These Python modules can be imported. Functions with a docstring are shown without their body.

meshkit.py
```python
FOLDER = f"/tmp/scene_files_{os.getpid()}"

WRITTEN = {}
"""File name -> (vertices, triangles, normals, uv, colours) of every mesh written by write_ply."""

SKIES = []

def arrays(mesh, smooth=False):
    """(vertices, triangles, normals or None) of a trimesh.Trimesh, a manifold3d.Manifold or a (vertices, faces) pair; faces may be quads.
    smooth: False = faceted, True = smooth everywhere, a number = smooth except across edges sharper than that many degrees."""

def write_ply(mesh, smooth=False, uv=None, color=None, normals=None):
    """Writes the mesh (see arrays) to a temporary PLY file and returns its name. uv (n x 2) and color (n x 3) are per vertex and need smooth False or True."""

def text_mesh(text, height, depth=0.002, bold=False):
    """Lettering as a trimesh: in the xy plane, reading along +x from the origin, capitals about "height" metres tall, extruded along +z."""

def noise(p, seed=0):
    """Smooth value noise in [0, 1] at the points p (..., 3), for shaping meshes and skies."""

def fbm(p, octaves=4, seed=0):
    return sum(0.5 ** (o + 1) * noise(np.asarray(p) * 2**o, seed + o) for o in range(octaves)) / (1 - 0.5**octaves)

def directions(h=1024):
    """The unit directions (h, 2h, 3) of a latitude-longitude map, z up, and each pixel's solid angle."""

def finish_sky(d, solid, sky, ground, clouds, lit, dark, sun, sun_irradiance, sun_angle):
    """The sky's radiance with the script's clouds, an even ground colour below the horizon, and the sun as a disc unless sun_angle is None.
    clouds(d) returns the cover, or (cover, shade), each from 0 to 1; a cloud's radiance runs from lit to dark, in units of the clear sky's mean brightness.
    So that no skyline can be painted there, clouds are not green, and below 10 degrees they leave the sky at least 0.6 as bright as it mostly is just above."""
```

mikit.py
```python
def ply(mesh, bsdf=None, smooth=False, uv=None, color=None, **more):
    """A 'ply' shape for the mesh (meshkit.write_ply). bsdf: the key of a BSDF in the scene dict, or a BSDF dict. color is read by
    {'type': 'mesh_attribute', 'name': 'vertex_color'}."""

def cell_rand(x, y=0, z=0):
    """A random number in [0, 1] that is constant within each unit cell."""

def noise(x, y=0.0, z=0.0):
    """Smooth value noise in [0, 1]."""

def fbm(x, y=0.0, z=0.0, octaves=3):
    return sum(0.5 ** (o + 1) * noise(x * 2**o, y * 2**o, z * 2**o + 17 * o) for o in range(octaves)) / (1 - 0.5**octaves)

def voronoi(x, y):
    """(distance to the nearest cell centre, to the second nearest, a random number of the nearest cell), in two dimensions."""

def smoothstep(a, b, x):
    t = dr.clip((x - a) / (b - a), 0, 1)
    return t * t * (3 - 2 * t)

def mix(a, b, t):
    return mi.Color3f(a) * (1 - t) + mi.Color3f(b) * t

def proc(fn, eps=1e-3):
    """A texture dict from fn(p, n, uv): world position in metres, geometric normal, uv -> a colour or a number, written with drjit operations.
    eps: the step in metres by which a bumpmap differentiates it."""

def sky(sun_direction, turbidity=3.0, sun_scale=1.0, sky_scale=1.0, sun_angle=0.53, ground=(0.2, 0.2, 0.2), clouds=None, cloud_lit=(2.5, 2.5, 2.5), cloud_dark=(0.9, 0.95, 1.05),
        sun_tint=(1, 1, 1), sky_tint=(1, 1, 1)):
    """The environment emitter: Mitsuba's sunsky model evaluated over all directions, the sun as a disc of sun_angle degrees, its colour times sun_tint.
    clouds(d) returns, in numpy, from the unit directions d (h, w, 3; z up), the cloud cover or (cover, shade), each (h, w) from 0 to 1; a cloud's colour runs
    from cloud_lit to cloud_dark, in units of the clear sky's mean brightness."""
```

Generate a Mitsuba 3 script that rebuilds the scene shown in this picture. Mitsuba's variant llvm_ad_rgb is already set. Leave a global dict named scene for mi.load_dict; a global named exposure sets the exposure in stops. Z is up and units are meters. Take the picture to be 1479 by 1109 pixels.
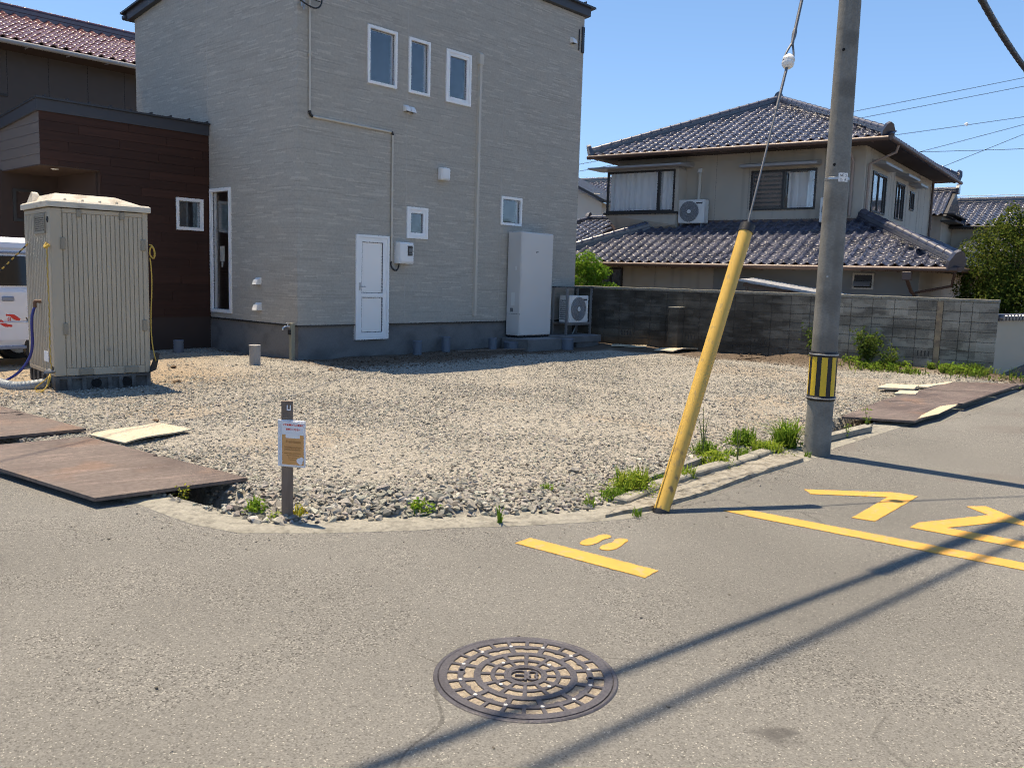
import math, random
import numpy as np, trimesh, mitsuba as mi, drjit as dr, mikit, meshkit
from mikit import proc, noise, fbm, voronoi, cell_rand, smoothstep, mix
from shapely.geometry import Polygon, box as sbox, Point, LineString
from shapely import union_all, affinity, contains_xy
from scipy.spatial import ConvexHull

T = mi.ScalarTransform4f
scene, labels = {}, {}
# ---------------------------------------------------------------- camera, sky, exposure
PITCH, ROLL, EYE = math.radians(6.975), math.radians(1.719), np.array([0, 0, 1.5])
FWD = np.array([0, math.cos(PITCH), -math.sin(PITCH)])
UP0 = np.array([0, math.sin(PITCH), math.cos(PITCH)])
UP = -np.array([1.0, 0, 0]) * math.sin(ROLL) + UP0 * math.cos(ROLL)
scene['camera'] = {'type': 'perspective', 'fov': 2 * math.degrees(math.atan(739.5 / 1240)), 'fov_axis': 'x', 'near_clip': 0.05, 'far_clip': 2000.0,
                   'to_world': T().look_at(origin=EYE.tolist(), target=(EYE + FWD).tolist(), up=UP.tolist())}
SUN = np.array([-0.766 * math.cos(math.radians(72)), 0.643 * math.cos(math.radians(72)), math.sin(math.radians(72))])
scene['sky'] = mikit.sky(SUN.tolist(), turbidity=3.0, ground=(0.25, 0.24, 0.22), sun_scale=1.4, sky_scale=1.2, sun_tint=(1.0, 0.985, 0.935), sky_tint=(.89, .98, 1.06))
exposure = 1.9

# ---------------------------------------------------------------- helpers
rng = np.random.default_rng(7)
def key_for(name):
    if name not in scene and name not in labels: return name
    k = 1
    while f'{name}_{k:03d}' in scene or f'{name}_{k:03d}' in labels: k += 1
    return f'{name}_{k:03d}'
counts = {}
def fast_key(name):                      # numbering of parts that come in hundreds
    k = counts.get(name, 0); counts[name] = k + 1
    return name if k == 0 else f'{name}_{k:03d}'
BUMPED = set()
def shape(mesh, bsdf, smooth=False, **kw):
    if bsdf in BUMPED and smooth is False and 'uv' not in kw:   # flat uv in metres, so that relief does not follow the triangles
        m = mesh.copy(); m.unmerge_vertices(); n = np.abs(np.repeat(m.face_normals, 3, 0)); v = m.vertices[m.faces.ravel()]
        ax = n.argmax(1); h = v[:, 0] * .8 + v[:, 1] * .6
        uv = np.where((ax == 2)[:, None], v[:, :2], np.c_[np.where(ax == 0, v[:, 1], v[:, 0]), v[:, 2]])
        return mikit.ply(trimesh.Trimesh(v, np.arange(len(v)).reshape(-1, 3), process=False), bsdf, False, uv=uv, **kw)
    return mikit.ply(mesh, bsdf, smooth, **kw)
def add(name, mesh, bsdf, smooth=False, parent=None, **kw):
    key = key_for(name if parent is None else parent + '__' + name)
    scene[key] = shape(mesh, bsdf, smooth, **kw)
    return key
def add_copy(name, ply, parent, m):
    key = fast_key(parent + '__' + name)
    scene[key] = {**ply, 'to_world': T(np.asarray(m, float).tolist())}
    return key
def tag(key, label=None, cat=None, group=None, kind=None):
    d = labels.setdefault(key, {})
    for a, b in (('label', label), ('category', cat), ('group', group), ('kind', kind)):
        if b: d[a] = b
    return key
def thing(name, label, cat, group=None):
    key = key_for(name); labels[key] = {}
    return tag(key, label, cat, group)
def cat(*ms):
    ms = [m for m in (ms[0] if len(ms) == 1 and isinstance(ms[0], (list, tuple)) else ms)]
    return trimesh.util.concatenate(ms)
class Frame:
    """A local frame: x along angle, y to its left, z up."""
    def __init__(s, o, deg):
        a = math.radians(deg); s.M = np.eye(4)
        s.M[:3, 0] = (math.cos(a), math.sin(a), 0); s.M[:3, 1] = (-math.sin(a), math.cos(a), 0); s.M[:3, 3] = o if len(o) == 3 else (*o, 0)
    def __call__(s, mesh):
        m = mesh.copy(); m.apply_transform(s.M); return m
    def pt(s, x, y, z=0): return (s.M @ np.array([x, y, z, 1.0]))[:3]
    def at(s, x, y, z=0, deg=0):
        f = Frame((0, 0, 0), deg); f.M = s.M @ trimesh.transformations.translation_matrix((x, y, z)) @ f.M; return f
def box(x0, x1, y0, y1, z0, z1, b=0.0):
    if b <= 0:
        m = trimesh.creation.box((x1 - x0, y1 - y0, z1 - z0)); m.apply_translation(((x0 + x1) / 2, (y0 + y1) / 2, (z0 + z1) / 2)); return m
    b = min(b, (x1 - x0) * .45, (y1 - y0) * .45, (z1 - z0) * .45)
    pts = []
    for k in range(3):
        for sx in (0, 1):
            for sy in (0, 1):
                for sz in (0, 1):
                    o = [b, b, b]; o[k] = 0
                    pts.append((x0 + o[0] if sx == 0 else x1 - o[0], y0 + o[1] if sy == 0 else y1 - o[1], z0 + o[2] if sz == 0 else z1 - o[2]))
    return hull(pts)
def hull(pts):
    return trimesh.Trimesh(np.asarray(pts, float), ConvexHull(np.asarray(pts, float)).simplices, process=False) if False else trimesh.convex.convex_hull(np.asarray(pts, float))
def extrude(poly, h):
    g = poly.buffer(0)
    return cat([trimesh.creation.extrude_polygon(p, h, engine='earcut') for p in getattr(g, 'geoms', [g])])
def upright(m):
    """xy-plane mesh (x right, y up, z out) -> stands in the local xz plane, its z facing -y."""
    m = m.copy(); m.apply_transform(np.array([[1, 0, 0, 0], [0, 0, -1, 0], [0, 1, 0, 0], [0, 0, 0, 1.0]])); return m
def sideways(m):
    """xy-plane mesh (x = distance back, y up, z out) -> stands in the local yz plane, facing -x."""
    m = m.copy(); m.apply_transform(np.array([[0, 0, -1, 0], [1, 0, 0, 0], [0, 1, 0, 0], [0, 0, 0, 1.0]])); return m
def shift(m, x=0, y=0, z=0):
    m = m.copy(); m.apply_translation((x, y, z)); return m
def tube(pts, r, sides=8, caps=True):
    p = np.asarray(pts, float); n = len(p); r = np.broadcast_to(np.asarray(r, float), (n,))
    t = np.gradient(p, axis=0); t /= np.linalg.norm(t, axis=1, keepdims=True) + 1e-12
    a0 = np.cross(t[0], (0, 0, 1.0) if abs(t[0][2]) < .9 else (1.0, 0, 0)); a0 /= np.linalg.norm(a0)
    A = []
    for k in range(n):
        a0 = a0 - t[k] * (a0 @ t[k]); a0 /= np.linalg.norm(a0); A.append(a0)
    A = np.array(A); B = np.cross(t, A); ang = np.arange(sides) * 2 * np.pi / sides
    v = p[:, None] + r[:, None, None] * (np.cos(ang)[None, :, None] * A[:, None] + np.sin(ang)[None, :, None] * B[:, None])
    v = v.reshape(-1, 3); f = []
    for i in range(n - 1):
        for j in range(sides):
            q = (i * sides + j, i * sides + (j + 1) % sides, (i + 1) * sides + (j + 1) % sides, (i + 1) * sides + j)
            f += [(q[0], q[1], q[2]), (q[0], q[2], q[3])]
    if caps:
        v = np.vstack([v, p[:1], p[-1:]]); c0, c1 = len(v) - 2, len(v) - 1
        for j in range(sides):
            f += [(c0, (j + 1) % sides, j), (c1, (n - 1) * sides + j, (n - 1) * sides + (j + 1) % sides)]
    return trimesh.Trimesh(v, np.array(f), process=False)
def smooth_path(pts, n=40):
    from scipy.interpolate import CubicSpline
    p = np.asarray(pts, float); d = np.r_[0, np.cumsum(np.linalg.norm(np.diff(p, axis=0), axis=1))]
    return CubicSpline(d, p)(np.linspace(0, d[-1], n))
def cyl(r, z0, z1, x=0, y=0, n=28, r1=None):
    return tube([(x, y, z0), (x, y, z1)], [r, r if r1 is None else r1], n)
def lathe(prof, n=40, x=0, y=0):
    v, f = [], []; m = len(prof)
    for i in range(n):
        a = 2 * math.pi * i / n
        v += [(x + r * math.cos(a), y + r * math.sin(a), z) for r, z in prof]
    for i in range(n):
        for k in range(m - 1):
            a, b = i * m + k, ((i + 1) % n) * m + k
            f += [(a, b, b + 1), (a, b + 1, a + 1)]
    return trimesh.Trimesh(v, f, process=False)
def rect(x0, x1, y0, y1): return sbox(x0, y0, x1, y1)
def ring_frame(x0, x1, z0, z1, w, y0, y1):
    """A window frame: a rectangle with a rectangular hole, standing in xz between depths y0 (front) and y1."""
    return shift(upright(extrude(rect(x0, x1, z0, z1).difference(rect(x0 + w, x1 - w, z0 + w, z1 - w)), y1 - y0)), y=y1)

# ---------------------------------------------------------------- materials
def P(color, rough=.6, spec=.5, metal=0.0, **k):
    c = color if isinstance(color, dict) else {'type': 'rgb', 'value': list(color)}
    return {'type': 'twosided', 'b': {'type': 'principled', 'base_color': c, 'roughness': rough, 'specular': spec, 'metallic': metal, **k}}
def bump(b, fn, scale, eps=2e-3):
    return {'type': 'twosided', 'b': {'type': 'bumpmap', 't': proc(fn, eps), 'scale': scale, 'b': b['b']}}
def mat(name, d):
    scene[name] = d
    if d.get('b', {}).get('type') == 'bumpmap': BUMPED.add(name)
    return name

def asphalt_c(p, n, uv):
    f1, f2, r = voronoi(p.x / .007, p.y / .007)
    fine = mix((.090, .0885, .081), (.182, .1785, .163), noise(p.x / .005, p.y / .005) * .55 + .45 * r)
    speck = smoothstep(.945, .975, r) * smoothstep(.45, .25, f1)
    dark = smoothstep(.10, .03, r)
    c = mix(fine, (.36, .345, .30), speck * .7)
    clus = smoothstep(.50, .66, fbm(p.x * 1.7 + 5, p.y * 2.3, 7, 4))          # rougher, more worn areas with open pits
    c = mix(c, (.045, .043, .039), smoothstep(.22, .10, r) * clus * .42 + dark * .28)
    c = mix(c, (.27, .262, .235), smoothstep(.80, .92, r) * clus * .35)
    big = fbm(p.x / 1.3, p.y / 1.3, 0, 4)
    c = c * (.78 + .44 * big) * (.93 + .14 * noise(p.x * .9 + p.y * .5, p.y * .45 - p.x * .25, 8))
    v1, v2, _ = voronoi(p.x / 1.9 + 3 + noise(p.x * 4, p.y * 4) * .12, p.y / 1.4 + noise(p.x * 4 + 9, p.y * 4) * .12)
    c = c * (1 - .34 * smoothstep(.012, .002, v2 - v1) * smoothstep(.42, .6, noise(p.x * .7, p.y * .7 + 3)))
    d = dr.sqrt(dr.square((p.x - .935) / .10) + dr.square((p.y - 2.74) / .07)) + (noise(p.x / .04, p.y / .04) - .5) * .8
    c = mix(c, (.045, .043, .042), smoothstep(1.25, .2, d) * .62)
    # older, darker margin along the kerb near the utility pole
    m = smoothstep(.55, .72, fbm(p.x / .8 + 4, p.y / .5, 3, 3)) * smoothstep(1.2, 2.2, p.x) * smoothstep(5.2, 6.2, p.y)
    return mix(c, (.10, .085, .075), m * .35)
def asphalt_h(p, n, uv):
    f1, f2, r = voronoi(p.x / .012, p.y / .012)
    return (f2 - f1) * .6 + noise(p.x / .02, p.y / .02) * .5
mat('m_asphalt', bump(P(proc(asphalt_c), .85, .25), asphalt_h, .0022))

def concrete(base, dirt, s=1.0, streak=0.0):
    def fn(p, n, uv):
        a = fbm(p.x * 3 / s, p.y * 3 / s, p.z * 3 / s, 4)
        g = noise(p.x * 90, p.y * 90, p.z * 90)
        c = mix(base, dirt, smoothstep(.42, .72, a)) * (.85 + .3 * g)
        if streak:
            st = noise((p.x + p.y) * 14, (p.x - p.y) * 14, p.z * .7)
            c = mix(c, dirt, smoothstep(.5, .85, st) * streak)
        return c
    return fn
mat('m_foundation', P(proc(concrete((.165, .162, .158), (.115, .113, .11))), .8, .3))
mat('m_kerb', bump(P(proc(concrete((.245, .236, .20), (.175, .168, .142), .12)), .9, .2), lambda p, n, uv: fbm(p.x * 90, p.y * 90, p.z * 90, 3), .003))
mat('m_kerb_rough', bump(P(proc(concrete((.255, .24, .20), (.15, .138, .112), .12)), .9, .2), lambda p, n, uv: fbm(p.x * 70, p.y * 70, p.z * 70, 3), .012))
mat('m_pole', bump(P(proc(concrete((.20, .195, .175), (.14, .135, .12), .6, .5)), .75, .3), lambda p, n, uv: fbm(p.x * 40, p.y * 40, p.z * 12, 3), .002))
def block_c(p, n, uv):
    u = p.x * .809 - p.y * .588
    a = fbm(u * 2.2, p.z * 5.5, 1, 4); bl = cell_rand(u / .385, p.z / .174, 5)
    c = mix((.205, .190, .158), (.105, .096, .080), smoothstep(.25, .75, a))
    c = c * (.72 + .5 * bl) * (.8 + .4 * noise(u * 60, p.z * 60, p.x * 60))
    pale = smoothstep(.52, .70, fbm(u * 3 + 9, p.z * 10, 2, 3))
    c = mix(c, (.29, .275, .235), pale * .4)
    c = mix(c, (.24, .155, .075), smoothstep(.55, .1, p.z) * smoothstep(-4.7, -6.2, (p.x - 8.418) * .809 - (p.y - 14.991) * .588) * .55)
    dark = smoothstep(-2.2, -4.5, (p.x - 8.418) * .809 - (p.y - 14.991) * .588)   # darker towards the left end of the wall
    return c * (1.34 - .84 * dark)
mat('m_block', bump(P(proc(block_c), .92, .15), lambda p, n, uv: fbm(p.x * 45, p.y * 45, p.z * 45, 3), .004))
mat('m_block_strip', P(proc(concrete((.30, .23, .15), (.18, .14, .10), .4, .4)), .9, .2))
mat('m_mortar', P((.07, .066, .06), .95, .1))
A0 = math.radians(47.6)
def siding_uv(p):
    u = p.x * (math.cos(A0) - math.sin(A0)) + p.y * (math.sin(A0) + math.cos(A0))
    row = dr.floor(p.z / .022)
    k = u / .27 + cell_rand(row, 3) * 7
    return u, row, k
def siding_c(p, n, uv):
    u, row, k = siding_uv(p)
    r = cell_rand(row, dr.floor(k), 2); r2 = cell_rand(row, dr.floor(k * .37 + 5), 9)
    c = mix((.362, .338, .288), (.418, .390, .335), r * .6 + r2 * .4)
    c = mix(c, (.25, .23, .193), smoothstep(.86, .93, r2) * .35)
    c = mix(c, (.53, .492, .425), smoothstep(.88, .95, r) * .45)
    return c * (.93 + .14 * noise(u * 40, p.z * 40))
def siding_h(p, n, uv):
    u, row, k = siding_uv(p)
    fz = p.z / .022 - row; fk = k - dr.floor(k)
    e = smoothstep(0, .22, fz) * smoothstep(1, .8, fz) * smoothstep(0, .03, fk) * smoothstep(1, .97, fk)
    return e * (.4 + .6 * cell_rand(row, dr.floor(k), 2))
mat('m_siding', bump(P(proc(siding_c), .7, .3), siding_h, .0035, 3e-3))
def clad(tone):
    def fn(p, n, uv):
        u = p.x * math.cos(A0) + p.y * math.sin(A0)
        g = fbm(u * 1.5, p.z * 55, tone * 9, 4)
        return mix((.036, .0138, .0082), (.062, .025, .0145), g) * (.74 + .12 * tone)
    return fn
for k in range(3): mat(f'm_clad_{k}', P(proc(clad(k)), .6, .3))
def steel_c(p, n, uv):
    a = fbm(p.x * 1.6, p.y * 1.6, 3, 5); b = noise(p.x * 45, p.y * 45)
    sc = noise((p.x + p.y * .8) * 3, (p.y - p.x * .8) * 34)
    c = mix((.120, .097, .085), (.078, .060, .053), smoothstep(.3, .7, a))
    c = mix(c, (.17, .105, .07), smoothstep(.58, .78, fbm(p.x * 2.3 + 7, p.y * 2.3, 1, 4)) * .55)
    return mix(c, (.24, .185, .16), smoothstep(.62, .9, sc) * .3) * (.85 + .3 * b)
mat('m_steel', bump(P(proc(steel_c), .62, .35), lambda p, n, uv: fbm(p.x * 30, p.y * 30, 0, 3), .003))
def ply_c(p, n, uv):
    g = fbm(p.x * 22 + p.y * 6, p.y * 4 - p.x, 1, 4)
    return mix((.49, .43, .32), (.37, .32, .23), g) * (.9 + .2 * noise(p.x * 80, p.y * 80))
mat('m_plywood', P(proc(ply_c), .75, .3))
mat('m_timber', P(proc(lambda p, n, uv: mix((.235, .18, .14), (.125, .093, .072), fbm(p.x * 70, p.y * 70, p.z * 7, 4))), .8, .3))
def toilet_c(p, n, uv):
    a = fbm(p.x * 4, p.y * 4, p.z * 1.2, 4)
    c = mix((.43, .375, .28), (.36, .31, .228), a)
    return mix(c, (.24, .19, .13), smoothstep(.55, .05, p.z) * smoothstep(.42, .7, fbm(p.x * 9, p.y * 9, p.z * 4, 3)) * .7)
mat('m_toilet', P(proc(toilet_c), .5, .4))
mat('m_toilet_roof', P(proc(lambda p, n, uv: mix((.52, .48, .39), (.35, .31, .235), smoothstep(.5, .75, fbm(p.x * 6, p.y * 6, p.z * 14, 4)))), .45, .5))
mat('m_toilet_base', P(proc(concrete((.115, .115, .11), (.07, .065, .06), .5)), .7, .3))
def yellow_c(p, n, uv):
    a = fbm(p.x * 8, p.y * 8, p.z * 3, 4)
    c = mix((.60, .385, .075), (.54, .335, .06), a)
    w = smoothstep(.54, .68, fbm(p.x * 26, p.y * 26, p.z * 11, 4)) * smoothstep(.8, .0, p.z)
    c = mix(c, (.16, .10, .05), w)
    return mix(c, (.30, .22, .10), smoothstep(.66, .72, fbm(p.x * 55, p.y * 55, p.z * 9, 2)) * .45)
mat('m_guard', P(proc(yellow_c), .42, .5))
def paint_c(p, n, uv):
    a = fbm(p.x * 30, p.y * 30, 1, 3)
    c = mix((.54, .295, .062), (.48, .262, .052), fbm(p.x * 4, p.y * 4, 2, 3))
    return mix(c, (.34, .27, .17), smoothstep(.62, .76, a) * .55)
mat('m_roadpaint', bump(P(proc(paint_c), .7, .3), lambda p, n, uv: noise(p.x * 110, p.y * 110), .0012))
def plaster_c(p, n, uv):
    a = fbm(p.x * 1.2, p.y * 1.2, p.z * 1.2, 4); s = noise((p.x + p.y) * 6, (p.x - p.y) * 6, p.z * .5)
    return mix(mix((.47, .425, .355), (.40, .36, .295), a), (.26, .238, .20), smoothstep(.55, .9, s) * .4)
mat('m_plaster', bump(P(proc(plaster_c), .9, .2), lambda p, n, uv: fbm(p.x * 25, p.y * 25, p.z * 25, 3), .004))
def iron_c(p, n, uv):
    a = fbm(p.x * 14, p.y * 14, 0, 4)
    return mix((.108, .104, .114), (.066, .062, .068), a) * (.8 + .4 * noise(p.x * 160, p.y * 160))
mat('m_iron', bump(P(proc(iron_c), .5, .5, .35), lambda p, n, uv: noise(p.x * 180, p.y * 180), .0008))
mat('m_inlay', P(proc(lambda p, n, uv: mix((.29, .25, .19), (.20, .17, .13), fbm(p.x * 40, p.y * 40, 0, 3)) * (.7 + .6 * noise(p.x * 190, p.y * 190))), .85, .2))
# the lot: tan dirt under crushed stone; the stones themselves are meshes
def lot_c(p, n, uv):
    f1, f2, r = voronoi(p.x / .032, p.y / .032)
    d = fbm(p.x * .55, p.y * .55, 4, 4)
    xl = (p.x + 3.593) * math.cos(A0) + (p.y - 14.281) * math.sin(A0); yl = -(p.x + 3.593) * math.sin(A0) + (p.y - 14.281) * math.cos(A0)
    bare = smoothstep(-2.9, -.9, yl + (d - .5) * 2.6) * smoothstep(-.3, -2.2, xl - (d - .5) * 2)
    bare = dr.maximum(bare, smoothstep(.60, .72, d) * .45)
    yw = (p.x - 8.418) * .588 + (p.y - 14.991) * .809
    soil_shade = dr.maximum(smoothstep(-1.3, -.5, yw + (d - .5) * 1.2), smoothstep(-1.7, -1.1, yl + (d - .5) * .8) * smoothstep(-.6, .4, xl))  # soil by the block wall; beside the house its shadow is painted in too
    st = mix((.220, .206, .174), (.305, .287, .245), r) * (.72 + .28 * smoothstep(.0, .25, f2 - f1))
    dirt = mix((.285, .235, .17), (.215, .172, .122), fbm(p.x * 3, p.y * 3, 1, 4)) * (.85 + .3 * noise(p.x * 60, p.y * 60))
    c = mix(st, dirt, bare)
    return mix(c, mix((.105, .076, .052), (.06, .046, .034), d), soil_shade * .9)
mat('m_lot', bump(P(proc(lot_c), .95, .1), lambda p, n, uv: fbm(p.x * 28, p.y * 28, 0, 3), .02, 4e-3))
mat('m_soil', bump(P(proc(lambda p, n, uv: mix((.20, .145, .095), (.11, .08, .055), fbm(p.x * 9, p.y * 9, p.z * 9, 4))), .95, .1), lambda p, n, uv: fbm(p.x * 30, p.y * 30, p.z * 30, 3), .02))
VC = {'type': 'mesh_attribute', 'name': 'vertex_color'}
mat('m_stone', P(VC, .9, .2))
mat('m_leaf', {'type': 'principledthin', 'base_color': VC, 'roughness': .45, 'diff_trans': .8, 'spec_trans': 0.0, 'spec_tint': 0.0})
for nm, c, r, k in (('white_frame', (.80, .80, .78), .4, {}), ('white_door', (.84, .81, .76), .4, {}), ('white_box', (.74, .74, .72), .45, {}), ('beige_pipe', (.50, .465, .395), .45, {}),
                    ('heater', (.58, .56, .525), .38, {}), ('dark_metal', (.030, .032, .038), .4, {}), ('fascia', (.040, .042, .050), .5, {}), ('dark_frame', (.030, .028, .026), .4, {}),
                    ('black', (.012, .012, .013), .5, {}), ('void', (.006, .006, .006), .9, {}), ('galv', (.42, .43, .44), .35, {'metal': .8}), ('bluegrey_pipe', (.115, .135, .165), .5, {}),
                    ('ac_white', (.66, .66, .63), .45, {}), ('grille', (.14, .145, .15), .5, {}), ('gutter_brown', (.115, .075, .058), .45, {}), ('trunk', (.085, .06, .042), .9, {}),
                    ('curtain', (.72, .74, .74), .9, {}), ('room', (.018, .018, .02), .9, {}), ('pipe_tan', (.33, .255, .215), .5, {}), ('red_wall', (.075, .066, .062), .8, {}), ('cream_wall', (.60, .58, .50), .85, {}),
                    ('van', (.72, .73, .76), .25, {'clearcoat': 1.0}), ('van_trim', (.24, .27, .33), .3, {}), ('red_ink', (.62, .045, .035), .5, {}), ('orange_paper', (.60, .30, .09), .6, {}), ('brown_ink', (.40, .185, .05), .7, {}),
                    ('paper', (.74, .74, .75), .6, {}), ('yellow_wrap', (.62, .42, .02), .4, {}), ('hose_blue', (.030, .035, .20), .35, {}), ('hose_grey', (.22, .25, .27), .5, {}), ('rope', (.46, .31, .06), .8, {}),
                    ('wire', (.018, .018, .020), .5, {}), ('strand', (.17, .17, .17), .45, {'metal': .5}), ('insulator', (.74, .74, .72), .35, {}), ('dark_ink', (.04, .04, .045), .6, {}),
                    ('tap', (.62, .63, .64), .2, {'metal': 1.0}), ('rubber', (.02, .02, .02), .7, {}), ('porch', (.045, .028, .022), .7, {}), ('soffit', (.05, .034, .028), .7, {}), ('shed', (.48, .48, .47), .4, {}),
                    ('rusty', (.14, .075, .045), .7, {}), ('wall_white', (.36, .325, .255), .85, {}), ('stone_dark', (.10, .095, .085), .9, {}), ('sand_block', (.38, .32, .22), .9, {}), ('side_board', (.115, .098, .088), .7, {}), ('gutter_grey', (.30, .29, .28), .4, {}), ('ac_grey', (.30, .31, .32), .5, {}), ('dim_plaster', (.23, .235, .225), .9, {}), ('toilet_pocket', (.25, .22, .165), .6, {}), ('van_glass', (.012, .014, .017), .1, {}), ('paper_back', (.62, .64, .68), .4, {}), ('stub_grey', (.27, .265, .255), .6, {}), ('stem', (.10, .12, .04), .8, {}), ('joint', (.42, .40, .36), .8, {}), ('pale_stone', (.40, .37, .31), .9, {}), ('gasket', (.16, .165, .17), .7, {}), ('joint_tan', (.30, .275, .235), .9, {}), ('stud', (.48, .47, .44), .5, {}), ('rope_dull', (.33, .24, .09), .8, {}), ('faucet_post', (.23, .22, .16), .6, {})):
    mat('m_' + nm, P(c, r, **k))
mat('m_pane', {'type': 'thindielectric', 'int_ior': 1.8})
mat('m_clear', {'type': 'thindielectric', 'int_ior': 1.3})
# glazed roof tiles: near-black and a red-brown, three tones each
for k in range(3):
    mat(f'm_tile_{k}', P([c * (.8 + .25 * k) for c in (.040, .044, .068)], .30 + .04 * k, 1.0, 0.0, clearcoat=.1, clearcoat_gloss=.9))
    mat(f'm_redtile_{k}', P([c * (.85 + .2 * k) for c in (.085, .028, .029)], .20 + .03 * k, 1.0, 0.0, clearcoat=.4, clearcoat_gloss=.92))
    mat(f'm_greytile_{k}', P([c * (.85 + .2 * k) for c in (.050, .053, .072)], .22 + .03 * k, 1.0, 0.0, clearcoat=.3, clearcoat_gloss=.9))
# ---------------------------------------------------------------- the setting: ground, road, kerb, lot
def flat(poly, z):
    v, f = trimesh.creation.triangulate_polygon(poly, engine='earcut')
    return trimesh.Trimesh(np.c_[v, np.full(len(v), z)], f, process=False)
EDGE = [(-34, 24.8), (-3.675, 6.061), (-3.033, 5.72), (-2.427, 5.4), (-2.12, 5.143), (-1.858, 4.938), (-1.545, 4.80), (-1.098, 4.842), (-.548, 4.956), (-.331, 5.03), (.054, 5.112), (.394, 5.21), (.62, 5.285), (.78, 5.36),
        (.959, 5.541), (1.41, 6.015), (1.931, 6.638), (2.638, 7.409), (3.079, 8.02), (4.639, 9.75), (6.268, 11.56), (7.925, 13.35), (45, 54)]
INNER = [(-34, 25.2), (-3.6, 6.33), (-2.322, 5.569), (-1.882, 5.295), (-1.5, 5.021), (-1.372, 5.015), (-1.147, 5.059), (-.581, 5.242), (-.054, 5.343), (.41, 5.484), (.635, 5.641), (1.0, 6.08), (1.17, 6.30), (1.766, 7.03), (2.396, 7.72), (2.85, 8.2), (4.42, 9.93), (7.7, 13.5), (44.6, 54.3)]
tag(add('ground', flat(sbox(-400, -400, 400, 400), -.5), 'm_soil'), 'brown earth under the whole neighbourhood', kind='structure')
road = Polygon(EDGE + [(60, 54), (60, -40), (-60, -40), (-60, 24)])
HOLE = Point(.085, 3.115).buffer(.350, 48)
def tiled_flat(poly, near, z):                      # near part in metre squares, so that no triangle is long and thin
    x0, y0, x1, y1 = near; ms = [flat(g, z) for g in [poly.difference(sbox(*near))]]
    for i in range(int(x1 - x0)):
        for j in range(int(y1 - y0)):
            g = poly.intersection(sbox(x0 + i, y0 + j, x0 + i + 1, y0 + j + 1))
            ms += [flat(q, z) for q in getattr(g, 'geoms', [g]) if q.area > 1e-5]
    return cat(ms)
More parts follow.
